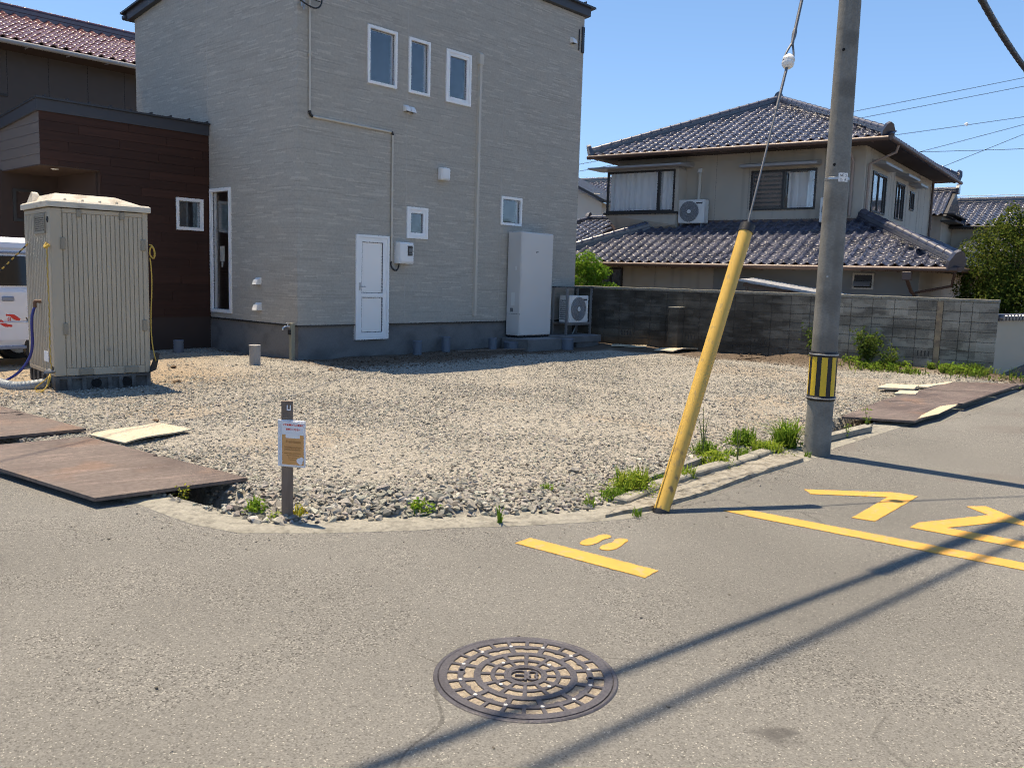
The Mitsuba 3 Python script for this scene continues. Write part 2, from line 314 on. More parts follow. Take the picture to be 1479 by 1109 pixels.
tag(add('road', tiled_flat(road.difference(HOLE), (-7, 0, 9, 15), 0.0), 'm_asphalt'), 'worn grey asphalt road and junction', kind='structure')
# kerb: rough concrete haunch flush with the road, and a row of kerb stones on the right-hand side
haunch = Polygon(EDGE[1:-1] + INNER[1:-1][::-1]).buffer(.004)
hm = trimesh.creation.extrude_polygon(haunch.buffer(0), .37, engine='earcut'); hm.apply_translation((0, 0, -.35))
hm = hm.subdivide_to_size(.07)
top = hm.vertices[:, 2] > 0
hm.vertices[top, 2] = .001 + (.006 + .009 * meshkit.fbm(hm.vertices[top] * 9, 4)) * np.clip(np.array([LineString(EDGE).distance(Point(*q)) for q in hm.vertices[top][:, :2]]) / .05, 0, 1)
kerb = tag(add('kerb', hm, 'm_kerb'), 'low concrete kerb curving round the corner of the lot', kind='structure')
kouter = [(.80, 5.62), (1.077, 6.029), (1.327, 6.344), (1.777, 6.849), (2.30, 7.46), (2.50, 7.70)]
kp = LineString(kouter); n_k = 5
for i in range(n_k):
    a, b = kp.interpolate((i + .01) / n_k, True), kp.interpolate((i + .99) / n_k, True)
    dx, dy = b.x - a.x, b.y - a.y; L = math.hypot(dx, dy)
    m = Frame((a.x, a.y, 0), math.degrees(math.atan2(dy, dx)))(box(0, L, .0, .115, -.2, .055 + .008 * (i % 3), .012))
    scene[fast_key('kerb__stone')] = shape(m, 'm_kerb')
strip = Polygon([(.62, 5.33), (.959, 5.56), (1.41, 6.03), (1.931, 6.655), (2.55, 7.33), (2.42, 7.6), (2.3, 7.46), (1.777, 6.849), (1.327, 6.344), (1.077, 6.029), (.78, 5.6)])
sm = trimesh.creation.extrude_polygon(strip, .06, engine='earcut').subdivide_to_size(.06); sm.apply_translation((0, 0, -.025))
tv = sm.vertices[:, 2] > 0; sm.vertices[tv, 2] = .014 + .03 * meshkit.fbm(sm.vertices[tv] * 9, 3)
scene['kerb__rough_strip'] = shape(sm, 'm_kerb_rough')

# local frames of the places
HOUSE = Frame((-3.593, 14.281, 0), 47.6)          # x along the side facing the lot, y into the house
WALL = Frame((8.418, 14.991, 0), -36)             # block wall: runs to x < 0, its face is at y = 0
TILED = Frame((8.47, 21.5, 0), -36)               # tiled house: upper front wall at y = 0, right corner at x = 0
lot_poly = Polygon(INNER[:-1] + [(9.5, 15.4), (12, 40), (-34, 40)])
def dist_along(p, line):                           # distance of points to a polyline
    best = np.full(len(p), 1e9)
    for a, b in zip(line[:-1], line[1:]):
        a, b = np.array(a), np.array(b); d = b - a
        t = np.clip(((p - a) @ d) / (d @ d), 0, 1)
        best = np.minimum(best, np.linalg.norm(p - a - t[:, None] * d, axis=1))
    return best
DITCH_L = [(-8, 9.2), (-3.6, 6.5), (-2.25, 5.72), (-1.93, 5.47)]
DITCH_R = [(3.15, 8.62), (4.2, 9.85), (7.6, 13.6)]
def lot_height(xy):
    p = np.c_[xy, np.zeros(len(xy))]
    z = .035 + .10 * (meshkit.fbm(p * .5, 4, 1) - .5) + .035 * (meshkit.fbm(p * 3.1, 3, 5) - .5)
    e = dist_along(xy, INNER); z = np.where(e < .5, z * (e / .5) + .012 * (1 - e / .5), z)
    out_ = ~contains_xy(lot_poly, xy[:, 0], xy[:, 1]); z = np.where(out_, .004 - .55 * e, z)
    z += (~out_) * .07 * np.exp(-((xy[:, 0] + .9) / .8) ** 2 - ((xy[:, 1] - 5.5) / .28) ** 2)     # heap of stones behind the sign
    for line, w in ((DITCH_L, .15), (DITCH_R, .15)):
        d = dist_along(xy, line); z = z - .26 * np.clip((w + .10 - d) / .10, 0, 1)
    w = np.c_[xy, np.zeros(len(xy)), np.ones(len(xy))] @ np.linalg.inv(WALL.M).T
    wx, wy = w[:, 0], w[:, 1]
    z += .12 * np.exp(-((wx + 3.15) / 1.0) ** 2 - ((wy + .22) / .3) ** 2) * (.5 + meshkit.fbm(p * 4, 3, 8)) + .06 * np.exp(-((wy + .1) / .5) ** 2)
    q = np.c_[xy, np.zeros(len(xy)), np.ones(len(xy))] @ np.linalg.inv(HOUSE.M).T
    z += .05 * np.exp(-((q[:, 1] + .1) / .5) ** 2) * (q[:, 0] > -.5) * (meshkit.fbm(p * 2.2, 3, 11))
    return z
def grid(x0, x1, y0, y1, step):
    X, Y = np.meshgrid(np.arange(x0, x1, step), np.arange(y0, y1, step)); nx = X.shape[1]
    xy = np.c_[X.ravel(), Y.ravel()]; inside = contains_xy(lot_poly.buffer(.13), xy[:, 0], xy[:, 1])
    i = np.arange(X.size).reshape(X.shape); q = np.stack([i[:-1, :-1], i[:-1, 1:], i[1:, 1:], i[1:, :-1]], -1).reshape(-1, 4)
    q = q[inside[q].all(1)]
    m = trimesh.Trimesh(np.c_[xy, lot_height(xy)], np.vstack([q[:, [0, 1, 2]], q[:, [0, 2, 3]]]), process=False); m.remove_unreferenced_vertices(); return m
tag(add('lot_ground', cat(grid(-8, 9.2, 4.6, 17.001, .08), grid(-28, 12, 17, 38, .5), grid(-28, -8 + .01, 7, 17.001, .5)), 'm_lot', True), 'bare tan dirt and earth of the empty building lot, shade painted in beside the house', kind='structure')

# gravel: crushed stone, one mesh of all its stones
def stone_shapes(n, seed):
    r = np.random.default_rng(seed); out = []
    for _ in range(n):
        d = r.normal(size=(9, 3)); d /= np.linalg.norm(d, axis=1, keepdims=True)
        h = trimesh.convex.convex_hull(d * r.uniform(.75, 1.1, (9, 1)) * (1, .78, .6)); out.append((np.array(h.vertices), np.array(h.faces)))
    return out
def scatter_stones(xy, size, z, colors, seed):
    shapes = stone_shapes(9, seed); r = np.random.default_rng(seed + 1); which = r.integers(0, 9, len(xy)); V, F, C, at = [], [], [], 0
    for s, (v, f) in enumerate(shapes):
        idx = np.nonzero(which == s)[0]; n = len(idx)
        if not n: continue
        a = r.uniform(0, 2 * np.pi, n); t = r.normal(0, .5, n)
        Rz = np.zeros((n, 3, 3)); Rz[:, 0, 0] = np.cos(a); Rz[:, 0, 1] = -np.sin(a); Rz[:, 1, 0] = np.sin(a); Rz[:, 1, 1] = np.cos(a); Rz[:, 2, 2] = 1
        Rx = np.zeros((n, 3, 3)); Rx[:, 0, 0] = 1; Rx[:, 1, 1] = np.cos(t); Rx[:, 1, 2] = -np.sin(t); Rx[:, 2, 1] = np.sin(t); Rx[:, 2, 2] = np.cos(t)
        vv = np.einsum('nij,kj->nki', Rz @ Rx, v) * size[idx, None, None] + np.c_[xy[idx], z[idx]][:, None]
        V.append(vv.reshape(-1, 3)); F.append((f[None] + (np.arange(n) * len(v))[:, None, None]).reshape(-1, 3) + at); C.append(np.repeat(colors[idx], len(v), 0)); at += n * len(v)
    return trimesh.Trimesh(np.vstack(V), np.vstack(F), process=False), np.vstack(C)
r = np.random.default_rng(21)
N = 420000
xy = np.c_[r.uniform(-7.5, 9, N), r.uniform(4.7, 17.5, N)]
keep = contains_xy(lot_poly.buffer(-.02), xy[:, 0], xy[:, 1]) | (contains_xy(lot_poly.buffer(.06), xy[:, 0], xy[:, 1]) & (r.uniform(0, 1, N) < .35))
p3 = np.c_[xy, np.zeros(N)]
loc = np.c_[xy, np.zeros(N), np.ones(N)] @ np.linalg.inv(HOUSE.M).T
wl = np.c_[xy, np.zeros(N), np.ones(N)] @ np.linalg.inv(WALL.M).T
keep &= ~((loc[:, 0] > -.05) & (loc[:, 1] > -.05)) & ~((loc[:, 0] > -2.9) & (loc[:, 1] > 2.85)) & (wl[:, 1] < -.05)
d = meshkit.fbm(p3 * .55, 4, 4)
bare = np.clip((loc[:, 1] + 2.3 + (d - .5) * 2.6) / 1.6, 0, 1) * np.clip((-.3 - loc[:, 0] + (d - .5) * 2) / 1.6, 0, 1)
soil_shade = np.maximum(np.clip((wl[:, 1] + 1.2 + (d - .5) * 1.2) / .6, 0, 1), np.clip((loc[:, 1] + 1.65 + (d - .5) * .8) / .55, 0, 1) * (loc[:, 0] > -.2))  # same mask for stones: real soil, and the house shadow as colour
patch = np.clip((meshkit.fbm(p3 * .9, 4, 14) - .54) / .1, 0, 1) * .45
dens = np.clip(1.0 - .062 * (xy[:, 1] - 5), .30, 1) * (1 - .80 * bare) * (1 - .72 * soil_shade) * (1 - patch)
keep &= r.uniform(0, 1, N) < dens * .92
xy, y_ = xy[keep], None; n = len(xy)
e = dist_along(xy, INNER)
size = r.gamma(5, .0021, n) + .004
size *= 1 + .85 * np.exp(-((xy[:, 0] + .7) / 1.3) ** 2) * np.clip(1.15 - e / .55, 0, 1) + .5 * np.clip(.9 - e, 0, 1)
size = np.clip(size, .007, .062)
tone = r.uniform(0, 1, n)
col = np.where(tone[:, None] < .07, (.085, .08, .07), np.where(tone[:, None] > .93, (.39, .375, .325), (.268, .257, .222))) * (.72 + .5 * r.uniform(0, 1, (n, 1))) * (1 + .025 * r.normal(size=(n, 3)))
sk = soil_shade[keep] > r.uniform(0, 1, n); col[sk] = np.array((.095, .07, .05)) * r.uniform(.5, 1.3, (sk.sum(), 1))  # stones darkened as soil, and as painted shade near the house
pack = np.clip((meshkit.fbm(np.c_[xy, np.zeros(n)] * .8, 4, 19) - .42) / .2, 0, 1); z = lot_height(xy) + size * (.14 - .20 * pack * np.clip(e - .25, 0, 1)); size = np.where(sk, size * 1.35, size); z = np.where(contains_xy(lot_poly, xy[:, 0], xy[:, 1]), z, .016 + size * .1)
gm, gc = scatter_stones(xy, size, z, np.clip(col, .03, .7), 3)
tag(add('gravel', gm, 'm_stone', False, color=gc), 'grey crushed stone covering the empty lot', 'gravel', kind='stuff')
# single stones and clods that stand out
for i, (x, y, s, pale, lab) in enumerate(((-4.35, 11.05, .07, 0, 'dark clod on the lot just right of the portable toilet'), (-2.75, 12.95, .055, 0, 'dark clod lying in front of the grey house corner'), (-5.0, 12.6, .06, 0, 'dark clod on the bare dirt between toilet and brown wing'),
                                (.50, 6.55, .06, 1, 'pale flat stone at the gravel edge left of the feathery weed'), (-.05, 5.78, .04, 1, 'pale round stone in the gravel above the kerb, right of the notice post'), (-3.42, 8.15, .04, 0, 'small dark stone lying beyond the pale plywood sheet'), (1.30, 8.05, .05, 1, 'small pale stone in the gravel left of the yellow guard tube'))):
    rr = np.random.default_rng(50 + i); dd = rr.normal(size=(14, 3)); dd /= np.linalg.norm(dd, axis=1, keepdims=True)
    m = trimesh.convex.convex_hull(dd * rr.uniform(.8, 1.1, (14, 1)) * (1, .8, .55) * s); m.apply_translation((x, y, lot_height(np.array([[x, y]]))[0] + s * .25))
    tag(add('loose_stone', m, 'm_pale_stone' if pale else 'm_soil'), lab, 'stone')
# grit washed on to the road along the kerb
r = np.random.default_rng(77); t_ = r.uniform(0, 1, 900); el = LineString(EDGE[2:-1]); gp = np.array([el.interpolate(t, True).coords[0] for t in t_]); d_ = np.abs(r.normal(0, .16, 900)) + .01
inn = np.array([el.interpolate(min(t + .002, 1), True).coords[0] for t in t_]) - np.array([el.interpolate(max(t - .002, 0), True).coords[0] for t in t_]); inn /= np.linalg.norm(inn, axis=1, keepdims=True)
gp = gp + np.c_[inn[:, 1], -inn[:, 0]] * d_[:, None]; far = np.c_[r.uniform(-3.5, 3.5, 260), r.uniform(1.8, 5, 260)]; gp = np.vstack([gp, far])
gs = r.gamma(3, .0013, len(gp)) + .0015; gm, gc = scatter_stones(gp, gs, gs * .25, np.array((.26, .24, .20)) * r.uniform(.35, 1.4, (len(gp), 1)), 8)
tag(add('grit', gm, 'm_stone', False, color=gc), 'loose grit scattered on the asphalt along the kerb', 'grit', kind='stuff')

# ---------------------------------------------------------------- painted markings on the road
def marking(name, pts, label, cat_, group=None):
    q = Polygon(pts).segmentize(.02); rr = np.random.default_rng(len(pts)); q = Polygon(np.array(q.exterior.coords)[:-1] + rr.normal(0, .0013, (len(q.exterior.coords) - 1, 2)))
    m = extrude(q, .006); m.apply_translation((0, 0, -.002))
    return tag(add(name, m, 'm_roadpaint'), label, cat_, group)
def rounded(pts):
    q = Polygon(pts).buffer(.02).buffer(-.035).buffer(.02); return list(q.exterior.coords)[:-1]
marking('stop_line', [(.045, 4.761), (.135, 4.869), (.799, 4.364), (.711, 4.245)], 'short yellow painted bar in front of the two footprints', 'road marking')
marking('footprint_marking', rounded([(.422, 4.794), (.435, 4.838), (.475, 4.885), (.517, 4.918), (.552, 4.966), (.584, 4.983), (.611, 4.959), (.608, 4.931), (.582, 4.907), (.55, 4.877), (.522, 4.825), (.485, 4.779), (.452, 4.765), (.43, 4.774)]), 'left yellow footprint painted on the asphalt', 'road marking')
marking('footprint_marking', rounded([(.527, 4.711), (.544, 4.758), (.581, 4.799), (.616, 4.828), (.636, 4.886), (.666, 4.911), (.7, 4.897), (.7, 4.87), (.671, 4.818), (.644, 4.763), (.606, 4.708), (.572, 4.687), (.537, 4.691)]), 'right yellow footprint painted on the asphalt', 'road marking')
marking('road_letter', [(1.443, 5.613), (1.616, 5.653), (2.26, 5.166), (2.91, 4.68), (3.9, 3.94), (3.82, 3.81), (2.83, 4.55), (2.21, 5.015), (1.60, 5.47)], 'long straight yellow stroke of the painted road letters', 'road marking')
marking('road_letter', [(2.21, 6.291), (2.892, 6.278), (3.011, 6.18), (2.393, 5.458), (2.27, 5.529), (2.764, 6.126), (2.213, 6.152)], 'yellow hooked road letter nearest the utility pole', 'road marking')
marking('road_letter', [(3.233, 5.924), (3.383, 5.941), (3.434, 5.574), (3.85, 5.15), (3.75, 5.03), (3.296, 5.545), (2.808, 5.354), (3.153, 5.096), (3.55, 4.83), (3.47, 4.67), (3.068, 4.952), (2.565, 5.338), (2.673, 5.454), (3.269, 5.705)], 'yellow zigzag road letter at the right edge of the view', 'road marking')

# ---------------------------------------------------------------- manhole cover
mh = thing('manhole_cover', 'round dark iron manhole cover with rings of pale mortar cells', 'manhole cover')
MH = Frame((.085, 3.115, 0), -2)
R0 = .352
circ = lambda r, n=64: Point(0, 0).buffer(r, n)
def sector(r0, r1, a, half, gap=.008):
    t = np.radians(np.linspace(a - half, a + half, 9))
    g = gap
    P_ = Polygon([(r1 * math.cos(x), r1 * math.sin(x)) for x in t] + [(r0 * math.cos(x), r0 * math.sin(x)) for x in t[::-1]])
    return P_.buffer(-g).buffer(g * .8, 4)
cells = []
for n_, r0, r1, off, frac in ((24, .735, .85, 7.5, .82), (12, .56, .675, 0, .82), (12, .38, .49, 15, .82), (12, .235, .335, 15, .76)):
    for i in range(n_):
        a = off + i * 360 / n_
        c_ = sector(r0 * R0, r1 * R0, a, 180 / n_ * frac, .0028)
        if n_ == 12 and r0 > .5: c_ = c_.difference(Point(.70 * R0 * math.cos(math.radians(a)), .70 * R0 * math.sin(math.radians(a))).buffer(.016, 8))
        cells.append(c_)
emb = circ(.165 * R0).difference(circ(.15 * R0))
lid = circ(.94 * R0).difference(union_all(cells)).difference(circ(.20 * R0))
holes = [Point(.70 * R0 * math.cos(a), .70 * R0 * math.sin(a)).buffer(.0095, 4) for a in (math.pi * .98, -.02)] + [Point(-.40 * R0 * 1.02, .02).buffer(.007, 6)]
lid = lid.difference(union_all(holes))
add('rim', MH(lathe([(.945 * R0, -.03), (.945 * R0, .002), (.955 * R0, .005), (.985 * R0, .006), (1.0 * R0, .002), (1.0 * R0, -.03)], 96)), 'm_iron', 30, mh)
add('lid', MH(shift(extrude(lid, .03), z=-.024)), 'm_iron', False, mh)
add('lid_base', MH(cyl(.94 * R0, -.05, -.016, n=64)), 'm_iron', 30, mh)
for c_ in cells:
    m = MH(shift(extrude(c_.buffer(-.0006), .016), z=-.0155)); key = fast_key(mh + '__mortar_cell'); scene[key] = shape(m, 'm_inlay')
for a, rr_ in [(15 + 30 * i + (0 if i % 2 else 0), .715) for i in range(12)] + [(45 + 90 * i, .36) for i in range(4)]:
    if rr_ > .5 and (a % 180) in (165, 15) and False: continue
    m = MH(cyl(.0075, -.01, .0085, rr_ * R0 * math.cos(math.radians(a)), rr_ * R0 * math.sin(math.radians(a)), 10)); key = fast_key(mh + '__stud'); scene[key] = mikit.ply(m, 'm_stud', 30)
ES = 1.32
e1 = Point(-.018, 0).buffer(.030, 12); e2 = union_all([Point(.02, .012).buffer(.017, 8), Point(.02, -.012).buffer(.017, 8)])
emblem = affinity.scale(union_all([circ(.15 * R0).difference(circ(.130 * R0)), e1.difference(e1.buffer(-.006)), sbox(-.03, -.003, .008, .003), sbox(-.004, -.03, .003, .03), e2.difference(e2.buffer(-.007))]), ES, ES, origin=(0, 0)).intersection(circ(.201 * R0))
add('emblem', MH(shift(extrude(emblem, .02), z=-.0145)), 'm_iron', False, mh)
add('emblem_ground', MH(shift(extrude(circ(.197 * R0).difference(emblem.buffer(.0004)), .013), z=-.0158)), 'm_inlay', False, mh)
# ---------------------------------------------------------------- shared building pieces
def window(parent, fr, x0, x1, z0, z1, w=.055, sash=0.0, proud=.03, frame='m_white_frame', depth=.10, name='window', glass='m_pane', label=None, mull=()):
    """A window in the local xz plane facing -y: frame as the part, sash and pane as its sub-parts."""
    k = add(name, fr(ring_frame(x0, x1, z0, z1, w, -proud, depth)), frame, False, parent)
    if label: tag(k, label)
    a0, a1, b0, b1 = x0 + w, x1 - w, z0 + w, z1 - w
    if sash:
        add('sash', fr(ring_frame(a0 + .002, a1 - .002, b0 + .002, b1 - .002, sash, -.012, .05)), frame, False, k)
        a0, a1, b0, b1 = a0 + sash, a1 - sash, b0 + sash, b1 - sash
    for m_ in mull:
        add('mullion', fr(box(m_ - .025, m_ + .025, -.005, .06, z0 + w + .001, z1 - w - .001)), frame, False, k)
    add('gasket', fr(ring_frame(a0 - .001, a1 + .001, b0 - .001, b1 + .001, .011, .012, .03)), 'm_gasket', False, k)
    m = trimesh.Trimesh([(a0, .022, b0), (a1, .022, b0), (a1, .022, b1), (a0, .022, b1)], [(0, 1, 2), (0, 2, 3)], process=False)
    add('pane', fr(m), glass, False, k)
    return k
def hood(parent, fr, x, z, w=.15, h=.12, d=.10, name='vent_hood', m='m_white_box'):
    b = hull([(x - w / 2, 0, z - h / 2), (x + w / 2, 0, z - h / 2), (x - w / 2, 0, z + h / 2), (x + w / 2, 0, z + h / 2), (x - w / 2 * .9, -d, z - h / 2), (x + w / 2 * .9, -d, z - h / 2), (x - w / 2 * .8, -d * .75, z + h * .1), (x + w / 2 * .8, -d * .75, z + h * .1), (x - w * .35, -d * .25, z + h * .48), (x + w * .35, -d * .25, z + h * .48)])
    k = add(name, fr(b), m, 25, parent)
    add('opening', fr(box(x - w * .36, x + w * .36, -d * .85, -.01, z - h / 2 - .004, z - h / 2 + .002)), 'm_black', False, k)
    return k
def wall_xz(fr, poly, th, m, parent, name='wall'): return add(name, fr(shift(upright(extrude(poly, th)), y=th)), m, False, parent)
def wall_yz(fr, poly, th, m, parent, name='wall', x=0.0): return add(name, fr(shift(sideways(extrude(poly, th)), x=x + th)), m, False, parent)
def side_frame(fr, x=0.0):                 # a frame whose local x runs back along fr's +y and whose -y faces fr's +x
    return fr.at(x, 0, 0, 90)
def left_frame(fr, y=0.0, x=0.0):          # local x runs along fr's -y (starting at y), -y faces fr's -x
    return fr.at(x, y, 0, -90)

def tile_mesh(w=.265, l=.30, hgt=.038, th=.032):
    u = np.linspace(0, 1.08, 11); s = np.where(u < .66, -hgt * .75 * np.sin(np.pi * u / .66), hgt * np.sin(np.pi * np.clip((u - .66) / .42, 0, 1)))
    v, f = [], []; n = len(u); rows = ((.006, .030 - th), (0, .018), (.006, .027), (.022, .031), (.10, .0265), (l, .004)); m = len(rows)
    for k in range(n): v += [(u[k] * w, y, s[k] + z) for y, z in rows]
    for k in range(n - 1):
        for j in range(m - 1):
            a, b = m * k + j, m * k + m + j; f += [(a, b, b + 1), (a, b + 1, a + 1)]
    return trimesh.Trimesh(v, f, process=False)
_tiles = {}
def tile_ply(bsdf, w):
    if (bsdf, w) not in _tiles: _tiles[bsdf, w] = mikit.ply(tile_mesh(w), bsdf, True)
    return _tiles[bsdf, w]
def roof_face(parent, fr, O, U, V, poly, bsdf, w=.265, ex=.235, most=300, part='tile', deck='m_void', stuff=False, near=None, seed=1):
    """Lays curved roof tiles on the plane O + u U + v V where poly (u, v) holds; all but the nearest `most` go into one mesh."""
    O, U, V = (np.asarray(x, float) for x in (O, U, V)); N_ = np.cross(U, V); poly = Polygon(poly); pr = poly.buffer(.07)
    r = np.random.default_rng(seed); x0, y0, x1, y1 = poly.bounds; spots = []
    for j in range(int((y1 - y0) / ex) + 1):
        for i in range(int((x1 - x0) / w) + 2):
            u, v = x0 + i * w, y0 + j * ex
            if pr.contains(Point(u + w / 2, v + ex * .5)): spots.append((u, v))
    base = trimesh.creation.triangulate_polygon(poly, engine='earcut')
    dm = trimesh.Trimesh([O + U * a + V * b - N_ * .03 for a, b in base[0]], base[1], process=False)
    add('deck', fr(dm), deck, False, parent)
    mats = []
    for (u, v) in spots:
        M = np.eye(4); j = r.normal(0, .0025, 3); tilt = r.normal(0, .006, 2)
        M[:3, 0], M[:3, 1], M[:3, 2] = U + N_ * tilt[0], V + N_ * tilt[1], N_ - U * tilt[0] - V * tilt[1]; M[:3, 3] = O + U * (u + j[0]) + V * (v + j[1]) + N_ * j[2]
        mats.append(fr.M @ M)
    order = np.argsort([np.linalg.norm(m[:3, 3] - EYE) for m in mats]); rest = []
    if stuff: most = 0
    for n_, i in enumerate(order):
        if n_ < most: add_copy(part, tile_ply(f'{bsdf}_{r.integers(0, 3)}', w), parent, mats[i])
        else: rest.append(mats[i])
    if rest:
        t = tile_mesh(w); ms = []
        for M in rest:
            c = t.copy(); c.vertices = c.vertices @ M[:3, :3].T + M[:3, 3]; ms.append(c)
        k = add('far_tile' if not stuff else 'tile_field', trimesh.util.concatenate(ms), f'{bsdf}_1', True, parent); tag(k, kind='stuff')
def cap_mesh(L=.32, r=.085):
    a = np.linspace(0, np.pi, 8); v, f = [], []
    for x, s in ((0, 1.08), (L * .16, 1.08), (L * .18, 1.0), (L * 1.03, .97)):
        v += [(x, r * s * math.cos(t), r * s * .85 * math.sin(t)) for t in a]
    for k in range(3):
        for i in range(7):
            p, q = k * 8 + i, k * 8 + i + 1; f += [(p, q, q + 8), (p, q + 8, p + 8)]
    v.append((0, 0, 0)); f += [(len(v) - 1, i + 1, i) for i in range(7)]
    return trimesh.Trimesh(v, f, process=False)
def ridge(parent, fr, p0, p1, bsdf, h=.13, w=.20, part='ridge_tile', L=.30, end=(True, True), r=.085, layers=2):
    p0, p1 = np.array(p0, float), np.array(p1, float); d = p1 - p0; n = max(1, int(np.linalg.norm(d) / L)); step = np.linalg.norm(d) / n; d /= np.linalg.norm(d)
    s = np.cross((0, 0, 1), d); s /= np.linalg.norm(s); up = np.cross(d, s)
    M = np.eye(4); M[:3, 0], M[:3, 1], M[:3, 2], M[:3, 3] = d, s, up, p0
    ms = []
    for k in range(layers):
        b = box(-.05, step * n + .05, -w / 2 + .012 * k, w / 2 - .012 * k, -.06 + k * (h + .06) / layers, -.06 + (k + 1) * (h + .06) / layers - .008, .006); b.apply_transform(M); ms.append(b)
    c_ = box(0, step * n, -w / 2 + .035, w / 2 - .035, -.06, h - .002); c_.apply_transform(M); ms.append(c_)
    add('ridge_base', fr(cat(ms)), bsdf + '_0', False, parent)
    cp = _tiles.setdefault((bsdf, 'cap', round(step, 3), r), mikit.ply(cap_mesh(step, r), bsdf + '_1', True))
    for i in range(n):
        K = M.copy(); K[:3, 3] = p0 + d * step * i + up * h
        add_copy(part, cp, parent, fr.M @ K)
    for on, p, sg in ((end[0], p0, -1), (end[1], p1, 1)):
        if on:
            K = M.copy(); K[:3, 3] = p + d * sg * .06
            m = hull([(x, y, z) for x in (-.05, .05) for y, z in ((-w * .75, -.10), (w * .75, -.10), (-w * .8, .10), (w * .8, .10), (-w * .4, h + .12), (w * .4, h + .12), (0, h + .17))]); m.apply_transform(K)
            add('ridge_end', fr(m), bsdf + '_0', 30, parent)

# ---------------------------------------------------------------- the new grey house
gh = thing('grey_house', 'new two-storey house in grey streaked siding with white windows and a dark brown entrance wing', 'house')
X1, D1, SB = 7.34, 5.83, .625
hs = lambda y: 7.24 - .128 * y                                    # underside of the shed roof
w_r = [(1.39, 2.04, 4.778, 5.745), (2.31, 2.823, 4.775, 5.738), (3.225, 3.88, 4.767, 5.725), (2.318, 2.832, 2.186, 2.757), (4.82, 5.453, 2.593, 3.168)]
poly = sbox(0, SB, X1, hs(0)).difference(union_all([sbox(a + .02, c + .02, b - .02, d - .02) for a, b, c, d in w_r] + [sbox(1.19, .3, 1.89, 2.17)]))
wall_xz(HOUSE, poly, .16, 'm_siding', gh, 'lot_side_wall')
HL = left_frame(HOUSE, D1)                                       # left-hand side: local x = D1 - y
lp = Polygon([(.16, SB), (D1, SB), (D1, hs(D1)), (.16, hs(.16))]).difference(sbox(2.12, .74, 2.82, 2.96))
wall_yz(HOUSE, lp, .16, 'm_siding', gh, 'front_side_wall')
wall_yz(HOUSE, Polygon([(.16, -.2), (D1, -.2), (D1, hs(D1)), (.16, hs(.16))]), .16, 'm_siding', gh, 'far_side_wall', x=X1 - .16)
add('back_wall', HOUSE(box(.16, X1 - .16, D1 - .16, D1, -.2, hs(D1))), 'm_siding', False, gh)
add('upper_floor', HOUSE(box(.16, X1 - .16, .16, D1 - .16, 3.5, 3.7)), 'm_room', False, gh)
add('dark_backdrop', HOUSE(box(.17, X1 - .17, .62, .66, -.2, 6.9)), 'm_room', False, gh)  # added near-black sheet that makes the rooms behind the panes look dark
fp = sbox(.03, -.3, X1, SB - .028).difference(sbox(1.19, .34, 1.89, 1))
add('foundation', HOUSE(cat(shift(upright(extrude(fp, .15)), y=.18), box(.03, .18, .18, D1, -.3, SB - .028))), 'm_foundation', False, gh)
add('drip_flashing', HOUSE(cat(box(-.012, 1.17, -.012, .14, SB - .027, SB - .001), box(1.91, X1 + .005, -.012, .14, SB - .027, SB - .001), box(-.012, .14, .141, 2.88, SB - .027, SB - .001))), 'm_dark_frame', False, gh)
for i, (a, b, c, d) in enumerate(w_r):
    window(gh, HOUSE, a, b, c, d, .05, .055 if i in (2, 3) else 0)
k = window(gh, HL, D1 - 2.84, D1 - 2.10, .72, 2.98, .06, name='tall_window')
tag(k, 'tall narrow white-framed window beside the brown wing')
add('hanging_notice', HL(cat(box(D1 - 2.60, D1 - 2.44, .05, .055, 1.66, 1.94), box(D1 - 2.55, D1 - 2.50, .05, .055, 1.56, 1.66))), 'm_cream_wall', False, k)
# back door
dk = add('back_door', HOUSE(ring_frame(1.172, 1.908, .347, 2.19, .045, -.035, .12)), 'm_white_frame', False, gh); tag(dk, 'white back door with two panels')
leaf = sbox(1.22, .395, 1.86, 2.142).difference(union_all([sbox(1.30, 1.172, 1.775, 2.07), sbox(1.30, .472, 1.775, 1.10)]))
add('leaf_frame', HOUSE(shift(upright(extrude(leaf, .05)), y=.03)), 'm_white_frame', False, dk)
for z0, z1 in ((1.172, 2.07), (.472, 1.10)): add('gasket', HOUSE(ring_frame(1.30, 1.775, z0, z1, .012, -.012, .004)), 'm_gasket', False, dk)  # dark strips painted in as shading lines round the door panels
add('door_panel', HOUSE(box(1.295, 1.78, 0.004, .02, 1.168, 2.074)), 'm_white_door', False, dk)
add('door_panel', HOUSE(box(1.295, 1.78, 0.004, .02, .468, 1.104)), 'm_white_door', False, dk)
add('handle', HOUSE(cat(box(1.243, 1.275, -.034, -.019, 1.22, 1.36, .006), tube([(1.26, -.03, 1.285), (1.26, -.07, 1.285), (1.35, -.07, 1.285)], .009), cyl(.014, 0, .01).apply_transform(trimesh.transformations.rotation_matrix(math.pi / 2, (1, 0, 0))).apply_translation((1.259, -.03, 1.325)))), 'm_galv', 30, dk)
# corner trims, siding joints
add('corner_trim', HOUSE(cat(box(-.008, .10, -.008, .01, SB, hs(0) - .01), box(-.008, .01, .0101, .10, SB, hs(.1) - .01))), 'm_siding', False, gh)
for x in (2.30, 4.82): add('siding_joint', HOUSE(box(x, x + .010, -.003, .01, SB, hs(0) - .01)), 'm_joint', False, gh)
add('siding_joint', HOUSE(box(-.003, .01, 2.90, 2.910, 4.2, 6.86)), 'm_joint', False, gh)
